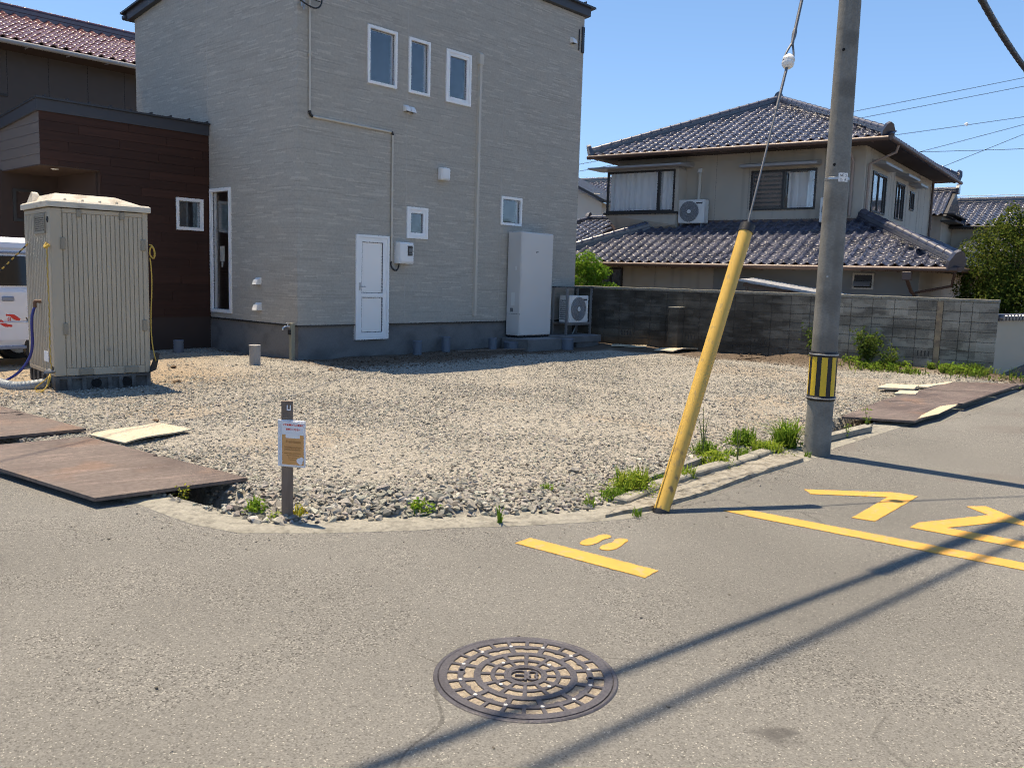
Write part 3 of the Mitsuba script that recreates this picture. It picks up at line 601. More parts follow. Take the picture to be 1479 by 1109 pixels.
# roof
rf = add('roof', HOUSE(shift(sideways(extrude(Polygon([(-.16, hs(-.16) + .165), (D1 + .32, hs(D1 + .32) + .165), (D1 + .32, hs(D1 + .32) + .20), (-.16, hs(-.16) + .20)]), X1 + .36)), x=X1 + .20)), 'm_dark_metal', False, gh)
add('fascia', HOUSE(shift(sideways(extrude(Polygon([(-.09, hs(-.09) + .005), (D1 + .14, hs(D1 + .14) + .005), (D1 + .14, hs(D1 + .14) + .164), (-.09, hs(-.09) + .164)]), X1 + .20)), x=X1 + .10)), 'm_fascia', False, rf)
add('gutter', HOUSE(cat(box(-.14, X1 + .1, D1 + .15, D1 + .30, hs(D1 + .14) + .03, hs(D1 + .14) + .12, .02))), 'm_dark_metal', False, rf)
for i in range(17):
    x = -.12 + i * .455
    m = shift(sideways(extrude(Polygon([(-.17, hs(-.17) + .201), (D1 + .32, hs(D1 + .32) + .201), (D1 + .32, hs(D1 + .32) + .235), (-.17, hs(-.17) + .24)]), .025)), x=x + .025)
    add('seam', HOUSE(m), 'm_dark_metal', False, rf)
# pipes, vents, boxes on the lot side
def add_pipe(pts, r, name='cable_pipe', m='m_beige_pipe'): return add(name, HOUSE(tube(pts, r, 10)), m, 50, gh)
cp = add_pipe([(.212, -.024, 7.0), (.215, -.024, 4.12)], .021)
add('elbow', HOUSE(tube(smooth_path([(.215, -.024, 4.12), (.222, -.026, 4.075), (.265, -.026, 4.035)], 8), .023, 10)), 'm_black', 50, cp)
add('pipe_run', HOUSE(tube([(.265, -.024, 4.035), (1.915, -.024, 4.02)], .021, 10)), 'm_beige_pipe', 50, cp)
add('elbow', HOUSE(tube(smooth_path([(1.915, -.024, 4.02), (1.945, -.026, 4.01), (1.955, -.026, 3.97)], 8), .022, 10)), 'm_black', 50, cp)
add('pipe_run', HOUSE(tube([(1.955, -.024, 3.97), (1.965, -.024, 1.74)], .021, 10)), 'm_beige_pipe', 50, cp)
for z in (5.0, 3.0, 2.2): add('pipe_strap', HOUSE(box((.18 if z > 4 else 1.925), (.25 if z > 4 else 1.995), -.048, -.0, z, z + .02)), 'm_beige_pipe', False, cp)
dp = add('line_cover', HOUSE(hull([(x, y, z) for x, y in ((4.078, 0), (4.15, 0), (4.085, -.06), (4.143, -.06)) for z in (.74, 5.62)])), 'm_beige_pipe', False, gh)
add('cap', HOUSE(hull([(x, y, z) for x, y in ((4.045, 0), (4.17, 0), (4.055, -.08), (4.16, -.08)) for z in (5.60, 5.79)] + [(4.06, 0, 5.84), (4.16, 0, 5.84)])), 'm_beige_pipe', 25, dp)
hood(gh, HOUSE, 2.265, 4.487, .115, .11); hood(gh, HOUSE, 2.395, 4.478, .115, .11); hood(gh, HOUSE, 6.93, 6.66)
hood(gh, HL, D1 - 1.187, 1.33, .15, .12); hood(gh, HL, D1 - 1.19, .89, .17, .13)
vb = add('vent_box', HOUSE(box(3.07, 3.295, -.12, -.001, 3.31, 3.535, .012)), 'm_white_box', False, gh)
add('vent_cover', HOUSE(box(3.09, 3.275, -.135, -.121, 3.33, 3.525, .006)), 'm_white_box', False, vb)
me = add('meter_box', HOUSE(hull([(x, y, z) for x, y in ((2.045, 0), (2.40, 0), (2.06, -.13), (2.39, -.13)) for z in (1.715, 2.10)] + [(2.07, -.15, 1.76), (2.38, -.15, 1.76), (2.07, -.145, 2.07), (2.38, -.145, 2.07)])), 'm_white_box', 20, gh)
mw = add('meter_window', HOUSE(box(2.24, 2.355, -.158, -.140, 1.86, 2.04, .006)), 'm_dark_frame', False, me)
add('meter_dial', HOUSE(cat(box(2.26, 2.335, -.1605, -.156, 1.93, 1.99), box(2.265, 2.33, -.1605, -.156, 1.89, 1.91))), 'm_grille', False, me)
add('cable_loop', HOUSE(tube(smooth_path([(1.965, -.03, 1.75), (1.97, -.05, 1.62), (2.03, -.06, 1.585), (2.10, -.055, 1.64), (2.115, -.05, 1.73)], 18), .014, 8)), 'm_black', 50, gh)
br = add('eave_bracket', HOUSE(cat(box(7.25, 7.33, -.035, -.002, 6.47, 7.02, .008), box(7.15, 7.165, -.03, -.002, 6.50, 6.95, .005))), 'm_dark_metal', False, gh)
ms_ = add('cable_bracket', HOUSE(cat(tube([(.045, -.05, 5.70), (.045, -.05, 7.1)], .012), tube([(.085, -.05, 5.66), (.085, -.05, 7.1)], .012), box(.03, .10, -.06, -.008, 6.2, 6.24))), 'm_galv', 40, gh)
add('service_cable', HOUSE(cat(tube(smooth_path([(-.45, -.25, 5.98), (-.2, -.2, 5.80), (.12, -.12, 5.72), (.36, -.08, 5.76), (.40, -.08, 5.92), (.28, -.07, 6.02), (.21, -.03, 5.95)], 40), .013, 7), tube(smooth_path([(-.12, -.14, 5.82), (.1, -.1, 5.84), (.38, -.08, 5.84)], 12), .008, 6),
    tube(smooth_path([(-.45, -.25, 5.98), (-1.2, -.6, 6.35), (-6, -3, 7.2), (-14, -7, 7.6)], 30), .011, 6))), 'm_wire', 60, gh)

# entrance wing: brown boards, one by one
ew = add('entrance_wing', HOUSE(cat(shift(upright(extrude(Polygon([(-2.88, 3.115), (-1.97, 3.115), (-1.97, -.2), (-.001, -.2), (-.001, 3.94), (-2.88, 3.94)]).difference(sbox(-.63, 2.225, -.153, 2.76)), .10)), y=2.99), box(-2.0, -1.9, 2.99, 4.7, -.2, 3.1))), 'm_porch', False, gh)
tag(ew, 'single-storey entrance wing clad in dark brown boards')
face = Polygon([(-2.9, 3.105), (-1.97, 3.105), (-1.97, SB), (-.004, SB), (-.004, 3.935), (-2.9, 3.935)]).difference(sbox(-.655, 2.20, -.128, 2.785))
rb_ = np.random.default_rng(4); z = SB; row = 0
while z < 3.93:
    h_ = .151; cut = [-2.9] + sorted([-2.9 + (.5 + row * .83) % 1.5 + 1.5 * i for i in range(3)]) + [0]
    for a, b in zip(cut[:-1], cut[1:]):
        g = face.intersection(sbox(a + .002, z + .003, b - .002, min(z + h_ - .003, 3.935)))
        for q in getattr(g, 'geoms', [g]):
            if q.area > .002:
                m = shift(upright(extrude(q, .016)), y=2.889 + rb_.uniform(-.0015, .0015)); scene[fast_key(ew + '__board')] = mikit.ply(HOUSE(m), f'm_clad_{rb_.integers(0, 3)}')
    z += h_; row += 1
for i in range(5):                                       # grey-brown boards on the side of the porch roof
    m = shift(sideways(extrude(sbox(2.89, 3.108 + i * .165, 5.6, 3.108 + i * .165 + .160), .016)), x=-2.882); scene[fast_key(ew + '__side_board')] = mikit.ply(HOUSE(m), 'm_side_board')
add('porch_ceiling', HOUSE(box(-2.9, -1.97, 2.893, 4.7, 3.09, 3.104)), 'm_soffit', False, ew)
add('dark_sheet', HOUSE(box(-1.89, -.003, 3.06, 3.09, -.2, 3.9)), 'm_room', False, ew)  # unseen dark sheet, added close behind the wing window so it looks unlit
add('porch_back_wall', HOUSE(box(-3.0, -1.97, 4.7, 4.8, -.2, 3.12)), 'm_porch', False, ew)
window(gh, HOUSE.at(0, 4.7), -2.75, -2.25, 2.25, 2.82, .05, frame='m_dark_frame', name='porch_window')
add('downlight', HOUSE(cyl(.06, 3.078, 3.0895, -2.55, 3.25, 20)), 'm_white_box', 30, ew)
window(gh, HOUSE.at(0, 2.888), -.652, -.13, 2.204, 2.78, .055)
add('wing_foundation', HOUSE(box(-2.0, .025, 2.895, 3.0, -.3, SB - .028)), 'm_foundation', False, gh)
wz = lambda y: 4.15 - .082 * (y - 2.87)
wr = add('wing_roof', HOUSE(shift(sideways(extrude(Polygon([(2.80, wz(2.8) - .03), (5.8, wz(5.8) - .03), (5.8, wz(5.8)), (2.80, wz(2.8))]), 2.95)), x=-.005)), 'm_dark_metal', False, gh)
add('fascia', HOUSE(cat(shift(sideways(extrude(Polygon([(2.845, 3.936), (2.885, 3.936), (2.885, wz(2.885) - .032), (2.845, wz(2.845) - .032)]), 2.935)), x=-.006), shift(sideways(extrude(Polygon([(2.886, 3.936), (5.7, 3.72), (5.7, wz(5.7) - .032), (2.886, wz(2.886) - .032)]), .04)), x=-2.90))), 'm_fascia', False, wr)
for i in range(9):
    x = -2.83 + i * .345; add('seam', HOUSE(shift(sideways(extrude(Polygon([(2.79, wz(2.79) + .001), (5.75, wz(5.75) + .001), (5.75, wz(5.75) + .025), (2.79, wz(2.79) + .03)]), .022)), x=x + .022)), 'm_dark_metal', False, wr)

# ---------------------------------------------------------------- red-tiled house behind
rh = thing('red_roof_house', 'dark-walled house with a shiny red-brown tiled roof behind the brown wing', 'house')
RH = HOUSE.at(0, 10.6)
add('wall', RH(box(-11, 3.4, 0, 7.0, -.4, 6.5)), 'm_red_wall', False, rh)
add('band', RH(box(-11.01, -.9, -.03, -.001, 5.38, 5.43)), 'm_dark_frame', False, rh)
for x in np.arange(-10, 3.4, .91): add('panel_joint', RH(box(x, x + .012, -.004, -.0005, 5.44, 6.5)), 'm_black', False, rh)
sl = math.atan(.45); cs, sn = math.cos(sl), math.sin(sl)
rr_ = add('roof', RH(hull([(-11.4, -.66, 6.52), (3.9, -.66, 6.52), (-11.4, 1.95, 7.66), (3.9, 1.95, 7.66), (-11.4, 7.6, 6.0), (3.9, 7.6, 6.0), (-11.4, -.6, 6.46), (3.9, -.6, 6.46)])), 'm_soffit', False, rh)
roof_face(rr_, RH, (-11.4, -.72, 6.56), (1, 0, 0), (0, cs, sn), [(0, 0), (15.3, 0), (15.3, 2.9), (0, 2.9)], 'm_redtile', w=.27, most=240, near=None, seed=5)
ridge(rr_, RH, (-11.4, 1.95, 7.78), (3.9, 1.95, 7.78), 'm_redtile', h=.15, L=.31)
g_ = add('gutter', RH(tube([(-11.4, -.78, 6.47), (3.9, -.78, 6.47)], .055, 10)), 'm_gutter_grey', 50, rh)
for x in np.arange(-10.6, 3.6, .9): add('bracket', RH(box(x, x + .02, -.79, -.62, 6.40, 6.425)), 'm_gutter_grey', False, g_)
# ---------------------------------------------------------------- the old tiled house on the right
th = thing('tiled_house', 'old two-storey house with cream walls, dark glazed tile roofs and a curtained bay window', 'house')
TF = TILED
SL = math.atan(.45); C_, S_ = math.cos(SL), math.sin(SL)
# upper storey
up_open = [(-2.86, -1.15, 3.48, 4.50)]
wall_xz(TF, sbox(-6.9, 2.9, 0, 5.3).difference(sbox(-2.84, 3.5, -1.17, 4.48)).difference(sbox(-6.8, 3.5, -4.9, 4.58)), .14, 'm_plaster', th, 'upper_front_wall')
TR = side_frame(TF)                                       # right-hand wall: local x = y of the house
sw = [(.75, 2.17, 3.46, 4.47), (3.32, 4.30, 3.46, 4.47), (5.06, 5.61, 3.84, 4.38)]
wall_xz(TR, sbox(.141, 2.9, 8.05, 5.3).difference(union_all([sbox(a + .02, c + .02, b - .02, d - .02) for a, b, c, d in sw])), .14, 'm_plaster', th, 'upper_side_wall')
add('back_walls', TF(cat(box(-6.9, 0, 7.91, 8.05, 2.9, 5.3), box(-6.9, -6.76, .141, 7.9, 2.9, 5.3), box(-6.76, -.15, .15, 7.9, 2.9, 2.95))), 'm_plaster', False, th)
add('inner_wall', TF(box(-6.7, -.3, 1.6, 1.65, 2.96, 5.2)), 'm_room', False, th)
for x in (-3.85, -2.93, -.98, -4.76): add('wall_joint', TF(box(x, x + .014, -.004, -.0005, 3.2, 5.28)), 'm_joint_tan', False, th)
add('wall_band', TF(box(-4.72, -.02, -.03, -.001, 3.17, 3.24)), 'm_gutter_brown', False, th)
for y in (.45, 2.7, 3.0, 4.7, 6.2, 7.1): add('wall_joint', TR(box(y, y + .014, -.004, -.0005, 3.0, 5.1)), 'm_joint_tan', False, th)
def curtain(fr, x0, x1, z0, z1, y, parent, m='m_curtain', wav=.03, n=60):
    xs = np.linspace(x0, x1, n); ys = y + wav * np.sin((xs - x0) * 34 + 1.5 * np.sin(xs * 5)) * (.7 + .3 * np.sin(xs * 9))
    v = [(a, b, z0) for a, b in zip(xs, ys)] + [(a, b, z1) for a, b in zip(xs, ys)]
    f = [q for i in range(n - 1) for q in ((i, i + 1, n + i + 1), (i, n + i + 1, n + i))]
    return add('curtain', fr(trimesh.Trimesh(v, f, process=False)), m, True, parent)
k = window(th, TF, -2.86, -1.15, 3.48, 4.50, .045, frame='m_dark_frame', mull=(-2.0,)); tag(k, 'wide dark-framed upper window right of the air conditioner')
curtain(TF, -1.95, -1.2, 3.53, 4.45, .25, k); add('screen', TF(box(-2.80, -2.05, .06, .07, 3.54, 4.44)), 'm_room', False, k)
add('screen_slat', TF(cat([box(-2.80, -2.05, .05, .056, 3.6 + i * .11, 3.66 + i * .11) for i in range(8)])), 'm_gutter_brown', False, k)
add('awning', TF(hull([(x, y, z) for x in (-3.05, -1.05) for y, z in ((0, 4.58), (0, 4.70), (-.42, 4.56), (-.42, 4.62))])), 'm_gutter_grey', False, th)
# bay window
bay = add('bay_window', TF(cat(hull([(x, y, z) for x in (-6.95, -4.75) for y in (-.52, -.001) for z in (4.60, 4.66)]), hull([(-7.4, -.85, 4.66), (-4.5, -.85, 4.66), (-7.4, -.001, 4.80), (-4.5, -.001, 4.80), (-7.4, -.85, 4.71), (-4.5, -.85, 4.71), (-7.4, -.001, 4.67), (-4.5, -.001, 4.67)]))), 'm_gutter_grey', False, th)
tag(bay, 'projecting bay window filled with white curtains')
add('apron', TF(hull([(-6.95, -.52, 3.40), (-4.75, -.52, 3.40), (-6.95, 0, 3.40), (-4.75, 0, 3.40), (-6.6, -.35, 2.95), (-4.75, -.35, 2.95), (-6.6, 0, 2.95), (-4.75, 0, 2.95), (-4.75, -.52, 3.1)])), 'm_plaster', False, bay)
add('sill', TF(box(-7.0, -4.72, -.56, -.001, 3.40, 3.46)), 'm_dark_frame', False, bay)
add('jamb', TF(box(-4.80, -4.70, -.52, -.001, 3.461, 4.60)), 'm_plaster', False, bay)
add('frame', TF(cat(ring_frame(-6.93, -4.81, 3.462, 4.599, .05, -.52, -.46), box(-5.33, -5.25, -.525, -.455, 3.52, 4.54), box(-6.93, -6.88, -.459, -.02, 3.462, 3.51), box(-6.93, -6.88, -.459, -.02, 4.55, 4.599))), 'm_dark_frame', False, bay)
pv = [(-6.88, -.49, 3.51), (-4.86, -.49, 3.51), (-4.86, -.49, 4.55), (-6.88, -.49, 4.55), (-6.905, -.45, 3.51), (-6.905, -.02, 3.51), (-6.905, -.02, 4.55), (-6.905, -.45, 4.55)]
add('pane', TF(trimesh.Trimesh(pv, [(0, 1, 2), (0, 2, 3), (4, 6, 5), (4, 7, 6)], process=False)), 'm_pane', False, bay)
curtain(TF, -6.85, -4.9, 3.5, 4.57, -.40, bay, wav=.045, n=140)
# upper windows of the right-hand wall, hoods above
for i, (a, b, c, d) in enumerate(sw):
    k = window(th, TR, a, b, c, d, .05, frame='m_dark_frame', name='side_window', mull=((a + b) / 2,) if i < 2 else ())
    if i == 0: curtain(TR, a + .05, (a + b) / 2, c + .04, d - .04, .25, k)
for a, b, z in ((.6, 2.4, 4.63), (3.15, 4.6, 4.62), (4.8, 5.8, 4.54)):
    add('window_hood', TR(hull([(x, y, zz) for x in (a, b) for y, zz in ((0, z - .02), (0, z + .10), (-.34, z - .03), (-.34, z + .03))])), 'm_gutter_grey', False, th)
# upper roof: hipped, with a short ridge running back
ur = add('upper_roof', TF(hull([(-7.4, -.68, 5.02), (.6, -.68, 5.02), (-7.4, 8.7, 5.02), (.6, 8.7, 5.02), (-3.4, 3.2, 6.68), (-3.4, 4.85, 6.68), (-7.4, -.68, 4.98), (.6, -.68, 4.98), (-7.4, 8.7, 4.98), (.6, 8.7, 4.98)])), 'm_soffit', False, th)
roof_face(ur, TF, (-7.45, -.75, 5.06), (1, 0, 0), (0, C_, S_), [(0, 0), (8.1, 0), (4.05, 4.42)], 'm_tile', most=300, seed=2)
roof_face(ur, TF, (.66, -.75, 5.06), (0, 1, 0), (-C_, 0, S_), [(0, 0), (9.5, 0), (5.6, 4.4), (4.0, 4.4)], 'm_tile', stuff=True, seed=3)
ap = (-3.4, 3.2, 6.86)
ridge(ur, TF, ap, (-7.38, -.62, 5.10), 'm_tile', h=.14, end=(False, True))
ridge(ur, TF, ap, (.56, -.62, 5.10), 'm_tile', h=.14, end=(False, True))
ridge(ur, TF, ap, (-3.4, 4.85, 6.86), 'm_tile', h=.14, end=(True, True))
ridge(ur, TF, (-3.4, 4.85, 6.86), (.56, 8.62, 5.10), 'm_tile', h=.14, end=(False, True))
gu = add('eave_gutter', TF(cat(tube([(-7.45, -.80, 5.0), (.68, -.80, 5.0)], .055, 10), tube([(.72, -.8, 5.0), (.72, 8.8, 4.97)], .055, 10))), 'm_gutter_brown', 50, th)
for x in np.arange(-7.2, .6, .75): add('bracket', TF(box(x, x + .02, -.80, -.62, 4.93, 4.945)), 'm_gutter_brown', False, gu)
# corner downpipes of the upper storey
add('downpipe', TF(cat(tube([(-.28, -.75, 4.95), (-.28, -.06, 4.62), (-.28, -.06, 3.3)], .035, 8))), 'm_pipe_tan', 50, th)
add('downpipe', TF(cat(tube([(.70, .1, 4.95), (.66, .12, 4.80), (.06, .16, 4.55), (.06, .16, 3.2)], .035, 8))), 'm_pipe_tan', 50, th)
add('downpipe', TF(cat(tube([(-.78, -.05, 4.68), (-.78, -.05, 3.35)], .045, 8))), 'm_beige_pipe', 50, th)
add('downpipe', TR(cat(tube([(7.95, -.06, 4.9), (7.95, -.06, 2.9)], .04, 8))), 'm_gutter_brown', 50, th)
add('vent_pipe', TF(tube([(-4.3, -.05, 3.77), (-4.3, -.05, 4.52)], .05, 10)), 'm_beige_pipe', 50, th); hood(th, TF.at(0, -.04), -4.3, 4.58, .11, .12, .08)
# lower storey and its skirt roof
wall_xz(TF.at(0, -1.85), sbox(-6.4, -.5, 1.8, 2.2).difference(sbox(-6.3, .2, -5.56, 1.86)), .14, 'm_plaster', th, 'lower_front_wall')
wall_xz(side_frame(TF, 1.8), sbox(-1.709, -.5, 8, 2.2), .14, 'm_plaster', th, 'lower_side_wall')
k = window(th, TF.at(0, -1.85), -6.32, -5.55, .2, 1.88, .05, frame='m_dark_frame', name='lower_window', mull=(-5.93,)); add('screen', TF(box(-6.3, -5.6, -1.6, -1.58, .2, 1.9)), 'm_void', False, k)
for x in (-4.6, -2.98, -1.3): add('wall_joint', TF(box(x, x + .015, -1.854, -1.8505, -.3, 2.1)), 'm_joint_tan', False, th)
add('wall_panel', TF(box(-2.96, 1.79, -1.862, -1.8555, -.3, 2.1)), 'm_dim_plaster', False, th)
lr = add('lower_roof', TF(cat(hull([(-7.7, -2.55, 1.98), (2.55, -2.55, 1.98), (-5.2, -.001, 3.15), (-.01, -.001, 3.15), (-7.7, -2.55, 1.93), (2.55, -2.55, 1.93), (-5.2, -.001, 2.0), (-.01, -.001, 2.0)]), hull([(2.55, -2.55, 1.98), (.001, -.001, 3.15), (.001, 8, 3.15), (2.55, 8.6, 1.98), (2.55, -2.55, 1.93), (2.55, 8.6, 1.93), (.001, 0, 2.0), (.001, 8, 2.0)]))), 'm_soffit', False, th)
roof_face(lr, TF, (-7.8, -2.62, 2.02), (1, 0, 0), (0, C_, S_), [(0, 0), (10.42, 0), (7.8, 2.86), (2.6, 2.86)], 'm_tile', most=300, seed=6)
roof_face(lr, TF, (2.62, -2.62, 2.02), (0, 1, 0), (-C_, 0, S_), [(0, 0), (11, 0), (10.5, 2.86), (2.62, 2.86)], 'm_tile', stuff=True, seed=7)
ridge(lr, TF, (-5.2, -.02, 3.2), (-7.75, -2.57, 2.06), 'm_tile', h=.13, end=(False, True))
ridge(lr, TF, (.02, -.02, 3.22), (2.56, -2.56, 2.06), 'm_tile', h=.16, r=.10, w=.24, end=(False, True))
gu = add('skirt_gutter', TF(cat(tube([(-7.8, -2.67, 1.955), (2.66, -2.67, 1.955)], .055, 10), tube([(2.7, -2.67, 1.955), (2.7, 8, 1.95)], .055, 10))), 'm_gutter_brown', 50, th)
for x in np.arange(-7.5, 2.6, .75): add('bracket', TF(box(x, x + .02, -2.67, -2.45, 1.885, 1.90)), 'm_gutter_brown', False, gu)
add('rain_hopper', TF(box(1.62, 1.80, -2.73, -2.60, 1.72, 1.90, .01)), 'm_gutter_brown', False, th)
add('downpipe', TF(cat(tube([(1.71, -2.66, 1.74), (1.73, -2.3, 1.5), (1.74, -1.93, 1.4), (1.74, -1.93, -.3)], .04, 8), tube([(2.62, -2.66, 1.9), (2.5, -2.2, 1.62), (1.76, -1.95, 1.46)], .03, 8))), 'm_gutter_brown', 50, th)
vh = add('range_vent', TF(ring_frame(.40, .86, 1.50, 1.86, .035, -1.90, -1.85)), 'm_beige_pipe', False, th)
add('vent_void', TF(box(.43, .83, -1.866, -1.855, 1.53, 1.83)), 'm_black', False, vh)
add('vent_flap', TF(hull([(.44, -1.87, 1.57), (.80, -1.87, 1.57), (.44, -2.02, 1.57), (.80, -2.02, 1.57), (.44, -1.98, 1.67), (.80, -1.98, 1.67), (.44, -1.87, 1.69), (.80, -1.87, 1.69)])), 'm_galv', 30, vh)
# rear wing with a gabled tile roof
rw = add('rear_wing', TF(cat(box(-1.6, -.06, 10.5, 13, 0, 4.1), shift(sideways(extrude(Polygon([(10.5, 4.1), (13, 4.1), (11.75, 4.98)]), .08)), x=-.1))), 'm_plaster', False, th)
roof_face(rw, TF, (-2.0, 10.25, 4.10), (1, 0, 0), (0, math.cos(.55), math.sin(.55)), [(0, 0), (2.02, 0), (2.02, 1.75), (0, 1.75)], 'm_greytile', w=.22, ex=.2, stuff=True, seed=9)
add('gable_board', TF(hull([(.02, 10.2, 4.06), (.12, 10.2, 4.06), (.02, 11.75, 5.0), (.12, 11.75, 5.0), (.02, 13.2, 4.06), (.12, 13.2, 4.06)])), 'm_dark_frame', False, rw)
add('pent_roof', TF(cat(box(-.05, .42, 10.2, 12.9, 3.86, 3.92), box(-.05, .36, 10.3, 12.8, 4.10, 4.15))), 'm_dark_frame', False, rw)
ridge(rw, TF, (-2.0, 11.75, 5.03), (.1, 11.75, 5.03), 'm_greytile', h=.08, end=(False, True))

def air_conditioner(fr, x0, x1, y0, y1, z0, z1, label, leg=.2, fan=.3, fan_left=True):
    k = thing('air_conditioner', label, 'air conditioner', None)
    add('casing', fr(box(x0, x1, y0, y1, z0, z1, .015)), 'm_ac_white', False, k)
    h = z1 - z0; cx = x0 + h * .52 if fan_left else x1 - h * .52; cz = (z0 + z1) / 2; R_ = h * .44
    def disc(r_, yy, n=40): return upright(extrude(Point(cx, cz).buffer(r_, n // 4), .008)).apply_translation((0, yy, 0))
    gk = add('fan_grille', fr(disc(R_, y0 - .001)), 'm_grille', False, k)
    rings = [Point(cx, cz).buffer(R_ * q).difference(Point(cx, cz).buffer(R_ * q - .006)) for q in np.linspace(.35, 1.0, 8)]
    add('grille_rings', fr(shift(upright(extrude(union_all(rings), .006)), y=y0 - .0095)), 'm_ac_grey', False, gk)
    add('fan_hub', fr(disc(R_ * .2, y0 - .016, 24)), 'm_ac_white', False, gk)
    add('name_bar', fr(box(x1 - .24 if fan_left else x0 + .06, x1 - .06 if fan_left else x0 + .24, y0 - .003, y0 + .001, z1 - .11, z1 - .075)), 'm_dark_ink', False, k)
    sx = x0 if True else x1
    add('side_louver', fr(cat([box(x0 - .004, x0 + .002, y0 + .07, y1 - .03, z0 + .06 + i * .045, z0 + .085 + i * .045) for i in range(int((h - .1) / .045))])), 'm_grille', False, k)
    for x in (x0 + .06, x1 - .1):
        if leg: add('leg', fr(box(x, x + .04, y0 + .02, y1 - .02, z0 - leg, z0 - .001)), 'm_bluegrey_pipe', False, k)
    return k
k = air_conditioner(TF, -4.72, -3.96, -.42, -.12, 3.14, 3.77, 'white air conditioner on legs on the tiled skirt roof beside the bay window', .24)
k = air_conditioner(TF, -.90, -.34, -.42, -.12, 3.12, 3.72, 'white air conditioner on the skirt roof half hidden by the utility pole', .24)
# shed roof behind the block wall
sh = thing('lean_to_roof', 'pale corrugated lean-to roof sloping just above the block wall', 'lean-to roof')
xs = np.linspace(-1.62, .6, 120); zz = lambda x: 1.635 - .143 * (x + 1.62)
wv = lambda x: .018 * np.sin(x * 2 * np.pi / .085)
v = [(x, -3.6, zz(x) + wv(x)) for x in xs] + [(x, -2.5, zz(x) + .05 + wv(x)) for x in xs]; n = len(xs)
add('sheet', TF(trimesh.Trimesh(v, [q for i in range(n - 1) for q in ((i, i + 1, n + i + 1), (i, n + i + 1, n + i))], process=False)), 'm_shed', False, sh)
add('fascia', TF(hull([(x, y, zz(x) + q) for x in (-1.62, .6) for y in (-3.62, -3.60) for q in (-.03, .022)])), 'm_shed', False, sh)
add('beam', TF(hull([(x, y, zz(x) + q) for x in (-1.55, .6) for y in (-3.5, -3.42) for q in (-.14, -.065)])), 'm_timber', False, sh)
for x in np.linspace(-1.5, .5, 7): add('rafter', TF(hull([(x + a, y, zz(x) + b + c) for a in (0, .05) for y, c in ((-3.55, 0), (-2.55, .045)) for b in (-.062, -.02)])), 'm_timber', False, sh)
for x in (-1.5, .4): add('post', TF(box(x, x + .06, -3.5, -3.44, -.5, zz(x) - .15)), 'm_timber', False, sh)

# ---------------------------------------------------------------- houses farther off
ah = thing('annexe_house', 'low neighbouring house whose bright tiled roof shows between the two bigger houses', 'house')
add('wall', TF(box(-12.2, -7.6, -.3, 6, -.5, 2.5)), 'm_cream_wall', False, ah)
ar = add('roof', TF(hull([(-12.6, -1.25, 2.40), (-7.2, -1.25, 2.40), (-8.55, 1.35, 3.36), (-8.0, 1.5, 3.36), (-12.6, 6, 2.4), (-7.2, 6, 2.4), (-8.0, 3, 3.36), (-8.6, 3, 3.36)])), 'm_soffit', False, ah)
ang = math.atan2(.96, 2.65); ca, sa = math.cos(ang), math.sin(ang)
roof_face(ar, TF, (-10.3, -1.3, 2.44), (1, 0, 0), (0, ca, sa), [(0, 0), (3.4, 0), (2.45, 2.8), (1.6, 2.8)], 'm_greytile', w=.25, ex=.23, most=150, seed=12)
ridge(ar, TF, (-8.6, 1.4, 3.42), (-7.7, 1.4, 3.42), 'm_greytile', h=.08, end=(True, False)); ridge(ar, TF, (-8.62, 1.38, 3.40), (-10.2, -1.2, 2.5), 'm_greytile', h=.08, end=(False, False))
fh = thing('cream_house', 'far cream-walled house with a grey tiled roof beside the grey house', 'house')
add('wall', TF(cat(shift(upright(extrude(Polygon([(-16.5, -.5), (-11.95, -.5), (-11.95, 4.6), (-14.2, 5.68), (-16.5, 4.6)]), .15)), y=7.9), box(-12.1, -11.95, 7.91, 14, -.5, 4.6), box(-16.5, -11.95, 10.2, 10.3, -.5, 4.8))), 'm_cream_wall', False, fh)
fr_ = add('roof', TF(cat(hull([(-11.6, y, z) for y in (7.35, 9.3) for z in (4.56, 4.68)] + [(-14.2, y, z) for y in (7.35, 9.3) for z in (5.80, 5.92)]), hull([(-16.8, y, z) for y in (7.35, 9.3) for z in (4.56, 4.68)] + [(-14.2, y, z) for y in (7.35, 9.3) for z in (5.80, 5.92)]))), 'm_dark_frame', False, fh)
roof_face(fr_, TF, (-16.5, 8.9, 4.75), (1, 0, 0), (0, .93, .37), [(0, 0), (8.0, 0), (8.0, 3.3), (0, 3.3)], 'm_greytile', stuff=True, seed=13)
ridge(fr_, TF, (-16.5, 11.95, 6.0), (-8.6, 11.95, 6.0), 'm_greytile', h=.1, end=(False, False)); add('eave_pipe', TF(tube([(-12.95, 7.5, 4.98), (-11.9, 7.5, 4.93)], .02, 6)), 'm_beige_pipe', 50, fh)
gh2 = thing('grey_tiled_house', 'low house with silvery grey tiled roofs behind the hedge tree on the right', 'house')
add('wall', TF(cat(box(-1.8, 13, 12.6, 18, -.5, 4.0), box(.95, 13, 9.2, 12.59, -.5, 2.8))), 'm_cream_wall', False, gh2)
an = math.atan2(1.0, 2.9); ca, sa = math.cos(an), math.sin(an)
g1 = add('upper_roof', TF(hull([(-2.4, 12.0, 3.80), (14, 12.0, 3.80), (-2.4, 15, 4.82), (14, 15, 4.82), (-2.4, 18.4, 3.8), (14, 18.4, 3.8)])), 'm_dark_frame', False, gh2)
roof_face(g1, TF, (-2.4, 11.95, 3.86), (1, 0, 0), (0, ca, sa), [(0, 0), (16.4, 0), (16.4, 3.15), (0, 3.15)], 'm_greytile', w=.30, ex=.27, stuff=True, seed=15)
ridge(g1, TF, (-2.4, 15, 4.92), (14, 15, 4.92), 'm_greytile', h=.12, w=.26)
